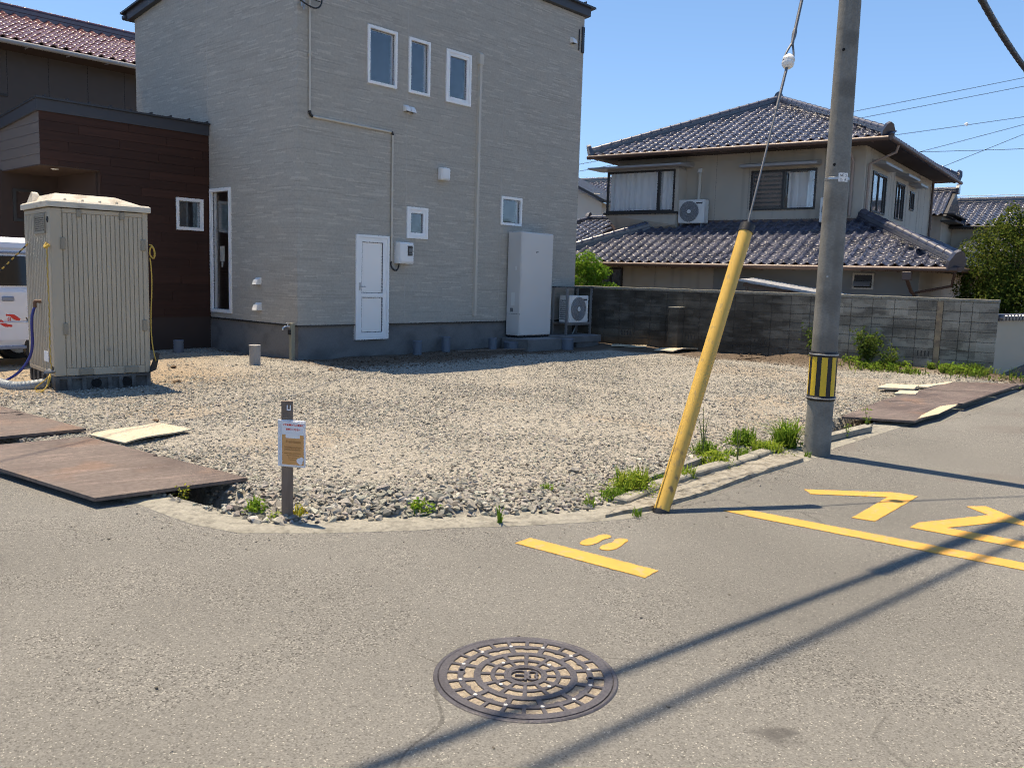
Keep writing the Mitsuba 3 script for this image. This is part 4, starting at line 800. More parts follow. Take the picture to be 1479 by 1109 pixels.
add('snow_guard', TF(tube([(-2.2, 14.9, 5.16), (3.5, 14.9, 5.16)], .012, 6)), 'm_galv', 50, gh2)
g2 = add('lower_roof', TF(hull([(.7, 8.6, 2.62), (14, 8.6, 2.62), (.7, 12.5, 3.42), (14, 12.5, 3.42), (.7, 12.5, 3.2), (14, 12.5, 3.2)])), 'm_dark_frame', False, gh2)
roof_face(g2, TF, (.7, 8.55, 2.68), (1, 0, 0), (0, .979, .203), [(0, 0), (13.3, 0), (13.3, 3.9), (0, 3.9)], 'm_greytile', w=.28, ex=.25, stuff=True, seed=16)
add('gutter', TF(tube([(-2.4, 11.88, 3.78), (14, 11.88, 3.78)], .06, 8)), 'm_dark_frame', 50, gh2)

# ---------------------------------------------------------------- block wall
bw = thing('block_wall', 'weathered grey concrete block wall closing the far side of the lot', 'wall')
WF = WALL
add('mortar', WF(box(-14.5, -.012, .012, .09, -.4, 1.330)), 'm_mortar', False, bw)
bb = np.random.default_rng(9)
edges = [0, -.41, -.60, -.88, -.985, -1.31, -1.70] + [-1.70 - .385 * i for i in range(1, 34)]
vents = {(-7.2, 5): 1, (-5.55, 5): 1, (-4.13, 5): 1, (-1.14, 5): 1}
def vent_block(x0, x1, z0, z1, y0, y1):
    w_ = (x1 - x0); holes_ = [sbox(x0 + w_ * (.17 + .19 * i), z0 + .035, x0 + w_ * (.25 + .19 * i), z1 - .03) for i in range(4)]
    return shift(upright(extrude(sbox(x0, z0, x1, z1).difference(union_all(holes_)), y1 - y0)), y=y1)
for i, (b, a) in enumerate(zip(edges[:-1], edges[1:])):
    for j in range(8):
        z1 = 1.330 - .174 * j; z0 = z1 - .174
        x0, x1 = a + .004, b - .004; y0 = bb.uniform(-.004, .003)
        if abs((a + b) / 2 + .93) < .05:
            if j == 0: scene['block_wall__brown_strip'] = shape(WF(box(x0, x1, -.006, .02, -.2, 1.329)), 'm_block_strip')
            continue
        hit = [k for k in vents if abs(k[0] - (a + b) / 2) < .2 and k[1] == j]
        key = fast_key(bw + ('__vent_block' if hit else '__block'))
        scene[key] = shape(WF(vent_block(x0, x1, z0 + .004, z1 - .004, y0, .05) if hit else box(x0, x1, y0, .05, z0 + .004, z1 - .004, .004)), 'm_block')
for i in range(15):
    x1 = -.0 - i * .97; scene[fast_key(bw + '__cap_block')] = shape(WF(box(x1 - .964, x1, -.008 + bb.uniform(0, .003), .10, 1.333, 1.392 + bb.uniform(-.002, .003), .008)), 'm_kerb')
bt = add('buttress', WF(box(-6.12, -5.90, -.30, -.006, -.3, .985, .008)), 'm_block', False, bw); add('buttress_cap', WF(box(-6.13, -5.89, -.31, -.006, .987, 1.01, .004)), 'm_kerb', False, bw)
# white plaster wall with a tile coping
pw = thing('plaster_wall', 'cream plastered garden wall with dark tile coping at the right edge', 'wall')
PW = Frame((8.47, 15.0, 0), 41)
add('wall', PW(box(.02, 14, .05, .20, -.4, 1.02)), 'm_wall_white', False, pw)
add('dark_base', PW(hull([(x, y, z) for x, t in ((.0, .02), (7, .86)) for y in (0, .21) for z in (-.4, t)])), 'm_stone_dark', False, pw)  # solid dark wedge shaped in for the shadow at the foot of the wall
add('coping_base', PW(box(0, 14, .0, .25, 1.021, 1.05)), 'm_greytile_0', False, pw)
cm = tube([(0, -.04, 0), (0, .30, 0)], .055, 10)
cpl = mikit.ply(cm, 'm_greytile_1', 50)
for i in range(90):
    M = np.eye(4); M[:3, 3] = (.05 + i * .155, 0, 1.085); add_copy('coping_tile', cpl, pw, PW.M @ M)
GLYPH = {'フ': '17441837673771406659607148833291299124843979526859556145', 'タ': '1462145931454028473044396738724167566066677463815375468328932088358147713562335840555463614639462165', 'を': '14682947164615393339343042304139623762443746355345535158695072547258526552804480437135793684428667846792399329882783287535674363415930612072', '開': '4630753075917195599558935788688868564656;5349685068465346;5339684068365336|2491328132782478247233703265256525596359636555655571647164785578549448944778397836893095;4766406540714871|139513314130425621562195;2246215035503546;2236214035403536', 'い': '55435939633965427361757767786356|207816372537256530803581387842674871438539892889', 'て': '144813401739723572435445475142624475538266846591549145873575355843441748', 'ご': '7340672873267938|23452337593861365931632971396843634163455746|188020662666267828813684538467816889549235922287', '自': '193737374026482845377037709563956291279126951995;2683638463762676;2668636963602660;2652635363442644', '由': '1541404141264726482848417341739565956491249122961696;4883658465694869;4861656265484848;2383408440692369;2361406240482348', 'に': '3884376844684478468066817379748766894488|4038713871464046|16572032283323702865317025921891', 'お': '564359386238754677517254|158317713061305016501643304330303829384253405247384938595757656071687179648845924484538460816473616647643866388635912491;2380308430712375', '取': '1078157715381036113045304535763672586574698278887595719461834895429242895675484443414337403840734673468040814095339533821185;5442596462646842;2244334533372237;2352226033603352;2276337533672267', 'り': '22552530333032434434573663436653666662785089349330883186488155745865574950414143325530732373', 'く': '226323564737523060353160346561875694', 'だ': '7144663271317743|3985397246714681488357857283729151924490|435546536853715471614461|6347583563346946|1250134329433031393237425040504835502293149114882751', 'さ': '1843464344305130544270397146575067656670647245704663566449501950|20782365296431682878308239856383639134922588'}
# ---------------------------------------------------------------- portable toilet
to = thing('portable_toilet', 'beige ribbed portable toilet cabin with a white domed roof on a dark pallet base', 'portable toilet')
TO = Frame((-5.35, 9.97, 0), 41.6)                            # x along the face towards the lot, y along the left face
TW, TD = 1.09, 1.2
body = add('body', TO(box(.03, TW - .03, .03, TD, .20, 2.16, .02)), 'm_toilet', False, to)
def rib_panel(n, wd, x0, x1, z0, z1, gap=.06):                       # a panel with raised vertical ribs, in plan
    xs = np.linspace(x0, x1, n + 1); ms = []
    for a, b in zip(xs[:-1], xs[1:]):
        g = (b - a) * gap
        ms.append(hull([(x, y, z) for x, y in ((a + g, 0), (b - g, 0), (a + g * 1.6, -.016), (b - g * 1.6, -.016)) for z in (z0, z1)]))
    return cat(ms)
pf = add('front_panel', TO(shift(cat(rib_panel(17, 0, .13, TW - .07, .30, 2.10), box(.0, .125, -.016, .02, .205, 2.155, .008), box(TW - .065, TW, -.016, .02, .205, 2.155, .008), box(.126, TW - .066, -.016, .02, .205, .297, .006), box(.126, TW - .066, -.016, .02, 2.103, 2.155, .006)), y=.012)), 'm_toilet', False, to)
TL_ = left_frame(TO, TD)
pl_ = add('side_panel', TL_(shift(cat(rib_panel(13, 0, .05, TD - .12, .26, 2.10, .15), box(.0, .045, -.016, .02, .205, 2.155, .008), box(TD - .115, TD - .002, -.016, .02, .205, 2.155, .008), box(.046, TD - .116, -.016, .02, .205, .257, .006), box(.046, TD - .116, -.016, .02, 2.103, 2.155, .006)), y=.012)), 'm_toilet', False, to)
add('groove_shade', TO(box(.126, TW - .066, .006, .020, .298, 2.102)), 'm_toilet_pocket', False, pf); add('groove_shade', TL_(box(.046, TD - .116, .006, .020, .258, 2.102)), 'm_toilet_pocket', False, pl_)  # darker sheets paint the shade into the grooves between the ribs
add('back_panel', TO(box(.02, TW - .02, TD + .001, TD + .02, .205, 2.155)), 'm_toilet', False, to)
for x, z in ((.10, 1.68), (TW - .09, 1.70), (.10, .69), (TW - .09, .72)):
    add('latch_pocket', TO(cat(box(x, x + .055, -.02, .002, z, z + .14, .006), box(x + .01, x + .05, -.0225, -.018, z + .012, z + .128))), 'm_toilet_pocket', False, to)
for x in (.28, .76): add('latch_pocket', TO(box(x, x + .055, -.022, .002, 2.06, 2.15, .006)), 'm_toilet_pocket', False, to)
for x in (.26, .78): add('foot_pocket', TO(box(x, x + .16, -.022, .002, .21, .29, .006)), 'm_toilet_pocket', False, to)
add('drain_plug', TO(tube([(.60, .0, .50), (.60, -.02, .50)], .018, 14)), 'm_toilet_pocket', 40, to)
lv = add('louver', TL_(shift(cat([box(TD - .63, TD - .19, -.03, -.018, 1.88 + i * .024, 1.895 + i * .024) for i in range(8)] + [ring_frame(TD - .65, TD - .17, 1.86, 2.085, .02, -.032, -.004)]), y=.012)), 'm_toilet_pocket', False, to)
add('louver_back', TL_(box(TD - .64, TD - .18, -.006, -.003, 1.87, 2.075)), 'm_black', False, lv)
add('vent_hole', TL_(tube([(TD - .075, 0, 2.02), (TD - .075, -.012, 2.02)], .034, 14)), 'm_black', 40, to)
add('vent_hole', TL_(tube([(TD - .06, 0, .30), (TD - .06, -.012, .30)], .028, 14)), 'm_black', 40, to)
add('sticker', TL_(box(TD - .41, TD - .22, -.014, -.008, .355, .48)), 'm_white_box', False, to)
# roof: flat rim with a bevelled dome
rfk = add('roof', TO(cat(hull([(x, y, z) for x in (-.035, TW + .03) for y in (-.035, TD + .03) for z in (2.165, 2.225)] + [(x, y, 2.245) for x in (-.015, TW + .01) for y in (-.015, TD + .01)]),
    hull([(x, y, 2.246) for x in (.03, TW - .06) for y in (.03, TD - .04)] + [(x, y, 2.33) for x in (.10, TW - .34) for y in (.14, TD - .16)] + [(x, y, 2.30) for x in (TW - .25, TW - .2) for y in (.2, TD - .2)]),
    *[box(.16 + i * .19, .19 + i * .19, .02, TD - .03, 2.24, 2.275, .01) for i in range(4)])), 'm_toilet_roof', 22, to)
add('roof_vent', TO(hull([(.0, TD - .42, 2.24), (.13, TD - .42, 2.24), (.0, TD - .12, 2.24), (.13, TD - .12, 2.24), (.03, TD - .33, 2.36), (.09, TD - .33, 2.36), (.03, TD - .25, 2.38), (.09, TD - .25, 2.38)])), 'm_toilet_roof', 22, to)
# base pallet
bs = add('base', TO(cat(box(.02, TW - .01, .03, TD, .0, .198), *[box(x, x + .05, -.005, .03, .0, .197, .006) for x in (.0, .13, .29, .42, .58, .71, .86, TW - .05)], box(0, TW, 0, .03, .165, .199, .004), box(0, TW, .0, .03, -.05, .03, .004))), 'm_toilet_base', False, to)
for a in (0, .18, .40, .62, .86, TD - .055): add('side_slat', TL_(box(a, a + .05, -.005, .02, 0, .19, .006)), 'm_toilet_base', False, bs)
for x in (.455, .80): add('fork_hole', TO(tube([(x, .02, .105), (x, -.008, .105)], .055, 20)), 'm_void', 40, bs)
# ropes tied to it, hoses, standpipe
ro = add('tie_rope', TO(cat(tube(smooth_path([(TW + .0, -.03, 1.78), (TW + .05, -.05, 1.74), (TW + .04, -.05, 1.62), (TW + .01, -.04, 1.66), (TW + .03, -.05, 1.76), (TW + .06, -.04, 1.70), (TW + .05, -.03, 1.64)], 40), .009, 6),
    tube(smooth_path([(TW + .01, -.03, 1.62), (TW + .012, -.03, 1.0), (TW + .03, -.04, .45), (TW + .05, -.05, .35)], 30), .007, 6))), 'm_rope', 50, to)
tag(ro, 'yellow rope tied round the right corner of the cabin')
add('tie_rope', TO(cat(tube(smooth_path([(-.03, .03, 1.72), (-.035, .02, 1.3), (-.03, .035, .9), (-.035, .03, .4), (-.03, .02, .27)], 60) + .006 * np.sin(np.arange(60) * 1.7)[:, None], .006, 6), tube(smooth_path([(-.03, .03, 1.75), (-.06, .0, 1.7), (-.02, -.03, 1.73)], 12), .016, 6),
    tube(smooth_path([(-.05, .0, .24), (-.10, -.06, .12), (-.15, .02, .05), (-.20, .05, .06), (-.12, .0, .16), (-.06, -.02, .22), (-.12, -.08, .09), (-.22, -.05, .05)], 50), .008, 6))), 'm_rope', 50, to)
add('tie_down_strap', TO(hull([(TW - .02, -.03, .20), (TW + .06, -.03, .24), (TW + .10, -.05, .44), (TW + .05, -.05, .46), (TW - .02, .03, .20), (TW + .06, .03, .24), (TW + .10, .0, .44)])), 'm_rubber', 30, to)
add('rope_knot', TO(hull(np.random.default_rng(3).normal(size=(20, 3)) * .022 + (-.05, .02, .26))), 'm_grille', 40, to)
gr_ = thing('guy_rope', 'thin yellow and black rope stretched from the cabin down to the left', 'rope')
p0, p1 = TO.pt(-.02, .98, 1.75), np.array([-7.2, 9.7, .05])
seg = np.linspace(0, 1, 60); rp = p0 + (p1 - p0) * seg[:, None]
add('rope_strand', cat([tube([rp[i], rp[i + 1]], .009, 6) for i in range(0, 59, 2)]), 'm_rope', 50, gr_); add('dark_strand', cat([tube([rp[i], rp[i + 1]], .009, 6) for i in range(1, 59, 2)]), 'm_black', 50, gr_)
hz = lambda x, y: lot_height(np.array([[x, y]]))[0]
bh = thing('water_hose', 'blue water hose hanging from the cabin tap and looping to the ground', 'hose')
a = TO.pt(-.07, .52, 1.0)
hp = smooth_path([a, a + (-.03, -.03, -.25), TO.pt(-.12, .55, .45), TO.pt(-.28, .62, .18), (-6.35, 9.83, .06), (-6.9, 9.55, .05), (-7.6, 9.7, .05)], 70)
add('hose_tube', tube(hp, .017, 8), 'm_hose_blue', 50, bh); add('hose_fitting', tube([a + (0, 0, .06), a - (0, 0, .01)], .022, 8), 'm_rusty', 40, bh); add('tap_elbow', TO(tube([(-.0, .52, 1.06), (-.07, .52, 1.06), (-.07, .52, 1.02)], .02, 8)), 'm_rusty', 40, bh)
dh = thing('drain_hose', 'fat grey corrugated drain hose lying on the ground beside the cabin', 'hose')
hp = smooth_path([TO.pt(-.02, .28, .10), TO.pt(-.35, .30, .075), (-6.2, 10.25, .075), (-6.9, 10.5, .07), (-8.2, 10.7, .07)], 220)
add('hose_tube', tube(hp, .06 + .006 * np.sin(np.arange(220) * 2.2), 12), 'm_hose_grey', 50, dh)
st = thing('water_standpipe', 'short standpipe with a chrome tap and blue hose left of the cabin', 'tap')
sx, sy = -6.25, 10.02
add('pipe', tube([(sx, sy, -.1), (sx, sy, .28)], .02, 10), 'm_rusty', 40, st); add('tap_body', cat(tube([(sx - .02, sy, .29), (sx + .10, sy - .03, .29), (sx + .12, sy - .035, .24)], .018, 10), tube([(sx + .04, sy - .015, .3), (sx + .04, sy - .015, .35)], .012, 8), box(sx, sx + .08, sy - .03, sy, .345, .36, .006), cyl(.026, .27, .31, sx, sy)), 'm_tap', 40, st)
add('feed_hose', tube(smooth_path([(sx + .0, sy - .02, .27), (sx - .05, sy - .05, .15), (sx - .25, sy - .12, .06), (sx - .7, sy - .15, .05)], 24), .018, 8), 'm_hose_blue', 50, st)

# ---------------------------------------------------------------- white van behind the cabin
va = thing('white_van', 'white van with dark windows and a red hands emblem, parked behind the portable toilet', 'van')
VN = HOUSE.at(-6.42, 1.27)                                  # x = length (rear at x = 3.4), y = width, near side at y = 0
def loft(prof):                                             # prof: rows (y inset, z, x0, x1) bottom to top on both sides, width 1.475
    pts = []
    for ins, z, a, b in prof: pts += [(a, ins, z), (b, ins, z), (a, 1.475 - ins, z), (b, 1.475 - ins, z)]
    return hull(pts)
add('body', VN(cat(loft([(.05, .30, .06, 3.34), (.0, .42, .0, 3.40), (.0, .66, .0, 3.40), (.02, .68, .02, 3.39)]), loft([(.02, .681, .02, 3.39), (.0, .74, .03, 3.39), (.0, 1.10, .12, 3.39), (.03, 1.16, .18, 3.38)]))), 'm_van', 20, va)
cab = add('cabin', VN(loft([(.035, 1.161, .20, 3.37), (.075, 1.64, .62, 3.30), (.10, 1.72, .72, 3.27)])), 'm_van', 20, va)
rfv = add('roof', VN(loft([(.06, 1.721, .66, 3.30), (.08, 1.80, .78, 3.27), (.18, 1.875, .95, 3.18)])), 'm_van', 25, va)
add('drip_rail', VN(box(.62, 3.3, .045, .085, 1.64, 1.672, .01)), 'm_van_trim', False, va)
for k, (a, b) in enumerate(((.62, 1.30), (1.36, 2.28), (2.34, 3.22))):
    w_ = add('side_window', VN(hull([(a + (.12 if k == 0 else 0), .052, 1.61), (b, .052, 1.61), (a - (.12 if k == 0 else 0), .02, 1.19), (b, .02, 1.19), (a, .09, 1.61), (b, .09, 1.61), (a, .06, 1.19), (b, .06, 1.19)])), 'm_van_glass', False, va)
add('windscreen', VN(hull([(.17, .15, 1.19), (.17, 1.32, 1.19), (.58, .18, 1.62), (.58, 1.29, 1.62), (.24, .15, 1.19), (.24, 1.32, 1.19), (.66, .18, 1.62), (.66, 1.29, 1.62)])), 'm_van_glass', False, va)
add('rear_window', VN(hull([(3.375, .16, 1.22), (3.375, 1.31, 1.22), (3.31, .18, 1.62), (3.31, 1.29, 1.62), (3.3, .16, 1.22), (3.3, 1.31, 1.22), (3.25, .18, 1.62), (3.25, 1.29, 1.62)])), 'm_van_glass', False, va)
for x in (1.33, 2.31): add('door_gap', VN(box(x, x + .01, -.003, .02, .42, 1.16)), 'm_van_trim', False, va)
add('crease', VN(box(.1, 3.38, -.010, .004, .66, .675, .003)), 'm_van', False, va)
add('sill', VN(box(.55, 2.7, -.004, .06, .285, .335, .01)), 'm_van_trim', False, va)
for x in (1.42, 2.42): add('door_handle', VN(box(x - .03, x + .13, -.028, -.001, .97, 1.04, .012)), 'm_van_trim', 30, va)
for x in (.62, 3.0):
    for y in (.0, 1.30):
        wh = add('wheel', VN(shift(lathe([(.0, 0), (.16, 0), (.17, .02), (.25, .0), (.275, .03), (.275, .13), (.25, .165), (0, .165)], 30).apply_transform(trimesh.transformations.rotation_matrix(-math.pi / 2, (1, 0, 0))), x, y, .27)), 'm_rubber', 30, va)
        add('hub', VN(shift(tube([(0, -.006, 0), (0, .17, 0)], .16, 20), x, y, .27)), 'm_galv', 40, wh)
        add('wheel_arch', VN(shift(tube([(0, .002, 0), (0, .10, 0)], .33, 24), x, y if y == 0 else y + .07, .30)), 'm_black', 40, wh)
for y in (.05, 1.27): add('headlight', VN(box(-.012, .05, y, y + .16, .70, .86, .02)), 'm_tap', False, va); add('tail_light', VN(box(3.36, 3.402, y, y + .14, .80, 1.15, .01)), 'm_red_ink', False, va)
add('bumper', VN(box(-.04, .06, .04, 1.43, .30, .52, .03)), 'm_van', False, va); add('bumper', VN(box(3.35, 3.44, .04, 1.43, .30, .50, .03)), 'm_van', False, va)
px_ = lambda L: Polygon([(2.36 + .0089 * a, .774 - .0098 * (b - 455)) for a, b in L]).buffer(.003)
h_a = px_([(9, 454), (19, 454), (24, 456.5), (29.5, 461), (27.5, 463), (22, 462), (17, 458.5), (14, 456.2), (9.5, 456)]); h_b = px_([(0, 462), (3, 462.5), (8, 467.6), (17, 469.6), (17.5, 471.5), (8, 472), (4, 470), (-3, 465), (-5, 462.5)])
dots = union_all([sbox(2.458 + i * .026, .692 + j * .028, 2.474 + i * .026, .710 + j * .028) for i in range(2) for j in range(2)])
add('hands_emblem', VN(shift(upright(extrude(union_all([h_a, h_b, dots]), .004)), y=-.0005)), 'm_red_ink', False, va)
add('lettering', VN(shift(upright(meshkit.text_mesh('Y', .085, .004)), 2.685, -.0005, .66)), 'm_dark_ink', False, va)

# ---------------------------------------------------------------- steel plates and boards
def plate(name, c4, z, th, label, cat_, group=None, m='m_steel', holes=(), tilt=0.0, sub=0):
    p = Polygon(c4).difference(union_all([Point(*h).buffer(.035, 8) for h in holes])) if holes else Polygon(c4)
    s = extrude(p, th); s.apply_translation((0, 0, z))
    if tilt: s.vertices[:, 2] += tilt * (s.vertices[:, 0] - c4[0][0])
    return tag(add(name, s, m), label, cat_, group)
plate('steel_plate', [(-2.577, 5.214), (-1.825, 5.863), (-3.592, 7.15), (-4.36, 6.46)], .045, .024, 'large rusty steel plate bridging the gutter, nearest to the camera', 'steel plate', holes=[(-2.711, 6.49)])
plate('steel_plate', [(-3.759, 7.487), (-4.75, 8.24), (-5.5, 7.6), (-4.5, 6.75)], .05, .024, 'rusty steel plate lying behind the nearest one on the left', 'steel plate', holes=[(-4.70, 8.10)])
plate('steel_plate', [(-4.78, 8.27), (-6.2, 9.35), (-6.95, 8.7), (-5.53, 7.63)], .05, .024, 'dull steel plate at the left edge in front of the hoses', 'steel plate')
def bent_board(c4, z0, label, th=.012, amp=.02, m='m_plywood', group=None):
    a, b, c, d = (np.array(x, float) for x in c4); n = 12; v = []
    for t in np.linspace(0, 1, n):
        for s_ in (0, .5, 1):
            q = (a * (1 - s_) + d * s_) * (1 - t) + (b * (1 - s_) + c * s_) * t
            for dz in (0, th): v.append((q[0], q[1], z0 + dz + amp * math.sin(t * 3.0) * (1.0 if s_ == 1 else .6) + .006 * math.sin(7 * t)))
    m_ = []
    for i in range(n - 1):
        for j in range(2):
            o = [(i * 3 + j) * 2, (i * 3 + j + 1) * 2, ((i + 1) * 3 + j + 1) * 2, ((i + 1) * 3 + j) * 2]
            m_.append(hull([v[k] for q in o for k in (q, q + 1)]))
    return tag(add('plywood_board', cat(m_), m), label, 'board', group)
bent_board([(-3.62, 7.26), (-3.286, 7.914), (-2.872, 7.617), (-3.176, 6.956)], .055, 'pale warped plywood sheet on the gravel beside the big steel plate', amp=.014)
def along(p, q, w, side=1):
    p, q = np.array(p, float), np.array(q, float); d = (q - p) / np.linalg.norm(q - p); n_ = np.array([-d[1], d[0]]) * w * side
    return [tuple(p), tuple(q), tuple(q + n_), tuple(p + n_)]
plate('steel_plate', [(3.72, 9.56), (4.46, 9.38), (5.80, 10.98), (4.78, 11.03)], .05, .024, 'rusty steel plate over the gutter right behind the utility pole', 'steel plate', tilt=.004)
plate('steel_plate', [(4.80, 11.06), (5.83, 11.01), (7.02, 12.36), (5.92, 12.36)], .055, .024, 'middle rusty steel plate of the row on the right', 'steel plate')
plate('steel_plate', [(5.94, 12.39), (7.05, 12.39), (8.20, 13.66), (7.03, 13.66)], .055, .024, 'farthest rusty steel plate, in front of the corner of the block wall', 'steel plate')
plate('steel_edge_strip', along((5.72, 10.80), (7.9, 13.32), .055, 1), .082, .02, 'narrow dark steel strip along the road edge of the right-hand plates', 'steel strip')
plate('sand_patch', [(4.56, 9.52), (4.72, 9.78), (5.35, 10.62), (5.68, 10.86), (5.60, 10.72), (4.98, 9.92)], .0795, .006, 'pale sand left along the road edge of the nearest right-hand plate', 'sand', m='m_sand_block')
bent_board([(5.30, 12.36), (5.64, 12.86), (6.10, 12.80), (5.80, 12.30)], .07, 'larger pale board lying flat beside the right-hand steel plates', .03, .01)
bent_board([(5.28, 11.76), (5.50, 12.12), (5.78, 12.12), (5.56, 11.74)], .06, 'small pale board lying just in front of a larger one by the steel plates', .03, .0)
bent_board([(5.95, 12.75), (6.9, 13.55), (7.05, 13.62), (6.2, 12.72)], .065, 'long pale strip of board along the back of the steel plates', .02, .0)
bent_board([(2.95, 17.9), (3.6, 18.6), (4.1, 18.4), (3.3, 17.7)], .10, 'tilted pale board leaning on the ground near the wall buttress', .02, .05)
bent_board([(2.15, 18.75), (2.9, 18.7), (2.95, 18.95), (2.2, 19.0)], .10, 'short pale board lying by the equipment pad near the block wall', .03, .0)
cs_ = tag(add('concrete_slab', cat(hull([(x, y, z) for (x, y) in ((3.05, 8.20), (3.12, 8.38), (3.77, 9.06), (3.80, 8.92)) for z in (.02, .075)])), 'm_kerb'), 'pale narrow concrete slab edging the gutter beside the utility pole', 'slab')
tag(add('marker_stub', box(3.02, 3.14, 8.42, 8.54, -.1, .24, .01), 'm_foundation'), 'short square concrete post right behind the utility pole', 'post')
tag(add('edge_board', hull([(.80, 6.02, .01), (.83, 5.98, .01), (1.60, 7.08, .02), (1.63, 7.04, .02), (.80, 6.02, .06), (.83, 5.98, .06), (1.60, 7.08, .075), (1.63, 7.04, .075)]), 'm_pole'), 'weathered grey board edging the gravel beside the yellow guard', 'board')

# ---------------------------------------------------------------- sign on a post
sg = thing('notice_post', 'brown wooden stake carrying a plastic pouch with an orange notice', 'notice')
add('stake', Frame((-1.341, 5.08, 0), 5)(hull([(x, y, z) for x in (-.033, .033) for y in (-.012, .012) for z in (-.25, .735)])), 'm_timber', False, sg)
add('stake_mark', Frame((-1.341, 5.08, 0), 5)(shift(upright(extrude(sbox(-.012, .68, .012, .712).difference(sbox(-.006, .687, .006, .72)), .002)), .012, -.0125)), 'm_paper', False, sg)
SG = Frame((-1.305, 5.052, 0), -13)
SGz = .49
pk = add('pouch_back', SG(box(-.092, .085, -.004, .010, SGz - .150, SGz + .135, .003)), 'm_paper_back', False, sg)
add('paper', SG(box(-.062, .083, -.0085, -.0045, SGz - .140, SGz + .125)), 'm_paper', False, pk)
add('orange_sheet', SG(box(-.060, .081, -.0098, -.0087, SGz - .134, SGz + .048)), 'm_orange_paper', False, pk)
add('white_strip', SG(box(-.036, .056, -.0106, -.0100, SGz + .028, SGz + .056)), 'm_paper', False, pk)
def glyph(ch, size):
    out = []
    for poly in GLYPH[ch].split('|'):
        rings = [[(int(q[i:i + 2]) / 72 * size, -int(q[i + 2:i + 4]) / 72 * size) for i in range(0, len(q), 4)] for q in poly.split(';')]
        out.append(Polygon(rings[0], [h for h in rings[1:] if len(h) > 2]).buffer(0))
    return union_all(out).buffer(.00055)
def jp(text, x, z, size, m, parent, name='lettering'):
    g = union_all([affinity.translate(glyph(c, size), x + i * size * 1.02, z) for i, c in enumerate(text)])
    return add(name, SG(shift(upright(extrude(g, .0006)), y=-.0088 if m == 'm_red_ink' else -.0100)), m, False, parent)
jp('フタを開いてご自由に', -.058, SGz + .119, .0134, 'm_red_ink', pk); jp('お取りください', -.038, SGz + .092, .0134, 'm_red_ink', pk)
add('print_lines', SG(cat([box(x0, x1, -.0104, -.0099, SGz + z, SGz + z + h) for x0, x1, z, h in ((-.035, -.024, .0, .016), (-.018, .062, -.002, .013), (-.045, .066, -.034, .010), (-.045, .060, -.046, .008), (-.046, .062, -.068, .006), (-.03, .05, -.080, .006), (-.02, .035, -.094, .005), (-.02, .03, -.106, .005))])), 'm_brown_ink', False, pk)
add('sticker', SG(shift(upright(extrude(union_all([Point(.052, SGz - .107).buffer(.017), Point(.066, SGz - .098).buffer(.014), Point(.060, SGz - .118).buffer(.013)]), .0007)), y=-.0100)), 'm_paper', False, pk)
add('film', SG(trimesh.Trimesh([(-.11, -.016, SGz - .165), (.095, -.016, SGz - .160), (.092, -.014, SGz + .155), (-.105, -.014, SGz + .150)], [(0, 1, 2), (0, 2, 3)], process=False)), 'm_clear', False, pk)

# ---------------------------------------------------------------- utility pole, guy wire, cables
up_ = thing('utility_pole', 'tall grey concrete utility pole with a black and yellow warning wrap', 'utility pole')
PX, PY = 2.785, 7.675
rad = lambda z: .1165 - z / 150
add('shaft', lathe([(0, -.5), (rad(0), -.5), (rad(0), 0), *[(rad(z), z) for z in np.linspace(.3, 9, 30)], (0, 9)], 48, PX, PY), 'm_pole', 30, up_)
wrp = add('wrap', lathe([(rad(.5), .50), (rad(.5) + .006, .50), (rad(.5) + .012, .515), (rad(.5) + .012, .535), (rad(.5) + .006, .545), (rad(.9) + .006, .895), (rad(.9) + .012, .905), (rad(.9) + .012, .925), (rad(.9) + .006, .94), (rad(.9), .94)], 48, PX, PY), 'm_black', 30, up_)
for deg in np.arange(0, 360, 45) - 104:
    t = np.radians(np.linspace(deg - 12.5, deg + 12.5, 7)); v = []
    for z in (.548, .892): v += [(PX + (rad(z) + .0085) * math.cos(x), PY + (rad(z) + .0085) * math.sin(x), z) for x in t]
    m = trimesh.Trimesh(v, [q for i in range(6) for q in ((i, i + 1, 8 + i), (i, 8 + i, 7 + i))], process=False)
    add('stripe', m, 'm_yellow_wrap', False, wrp)
for z in (.525, .915): add('tie', lathe([(rad(z) + .012, z - .006), (rad(z) + .0165, z - .004), (rad(z) + .0165, z + .004), (rad(z) + .012, z + .006)], 40, PX, PY), 'm_galv', 30, wrp)
tb = add('tag_band', lathe([(rad(2.45), 2.435), (rad(2.45) + .003, 2.437), (rad(2.45) + .003, 2.455), (rad(2.45), 2.457)], 48, PX, PY), 'm_galv', 30, up_)
fa = math.degrees(math.atan2(PY, PX)) - 90
PF = Frame((PX, PY, 0), fa)                                  # -y of this frame faces the camera
rp_ = rad(2.45)
def bent_plate(u0, u1, z0, z1, off):
    t = np.linspace(u0, u1, 8); v = [(math.sin(a) * (rp_ + off), -math.cos(a) * (rp_ + off), z) for z in (z0, z1) for a in t]
    return trimesh.Trimesh(v, [q for i in range(7) for q in ((i, i + 1, 9 + i), (i, 9 + i, 8 + i))], process=False)
tg = add('number_plate', PF(bent_plate(.10, .95, 2.415, 2.49, .006)), 'm_white_box', False, up_)
for ch, a, z in (('M', .20, 2.457), ('5', .22, 2.422), ('1', .62, 2.457), ('K', .60, 2.422)):
    m = upright(meshkit.text_mesh(ch, .022, .001)); m.vertices[:, 0] /= rp_; q = m.vertices.copy()
    ang_ = a + q[:, 0] + .02; m.vertices = np.c_[np.sin(ang_) * (rp_ + .0065 - q[:, 1]), -np.cos(ang_) * (rp_ + .0065 - q[:, 1]), q[:, 2] + z]
    add('plate_lettering', PF(m), 'm_dark_ink', False, tg)
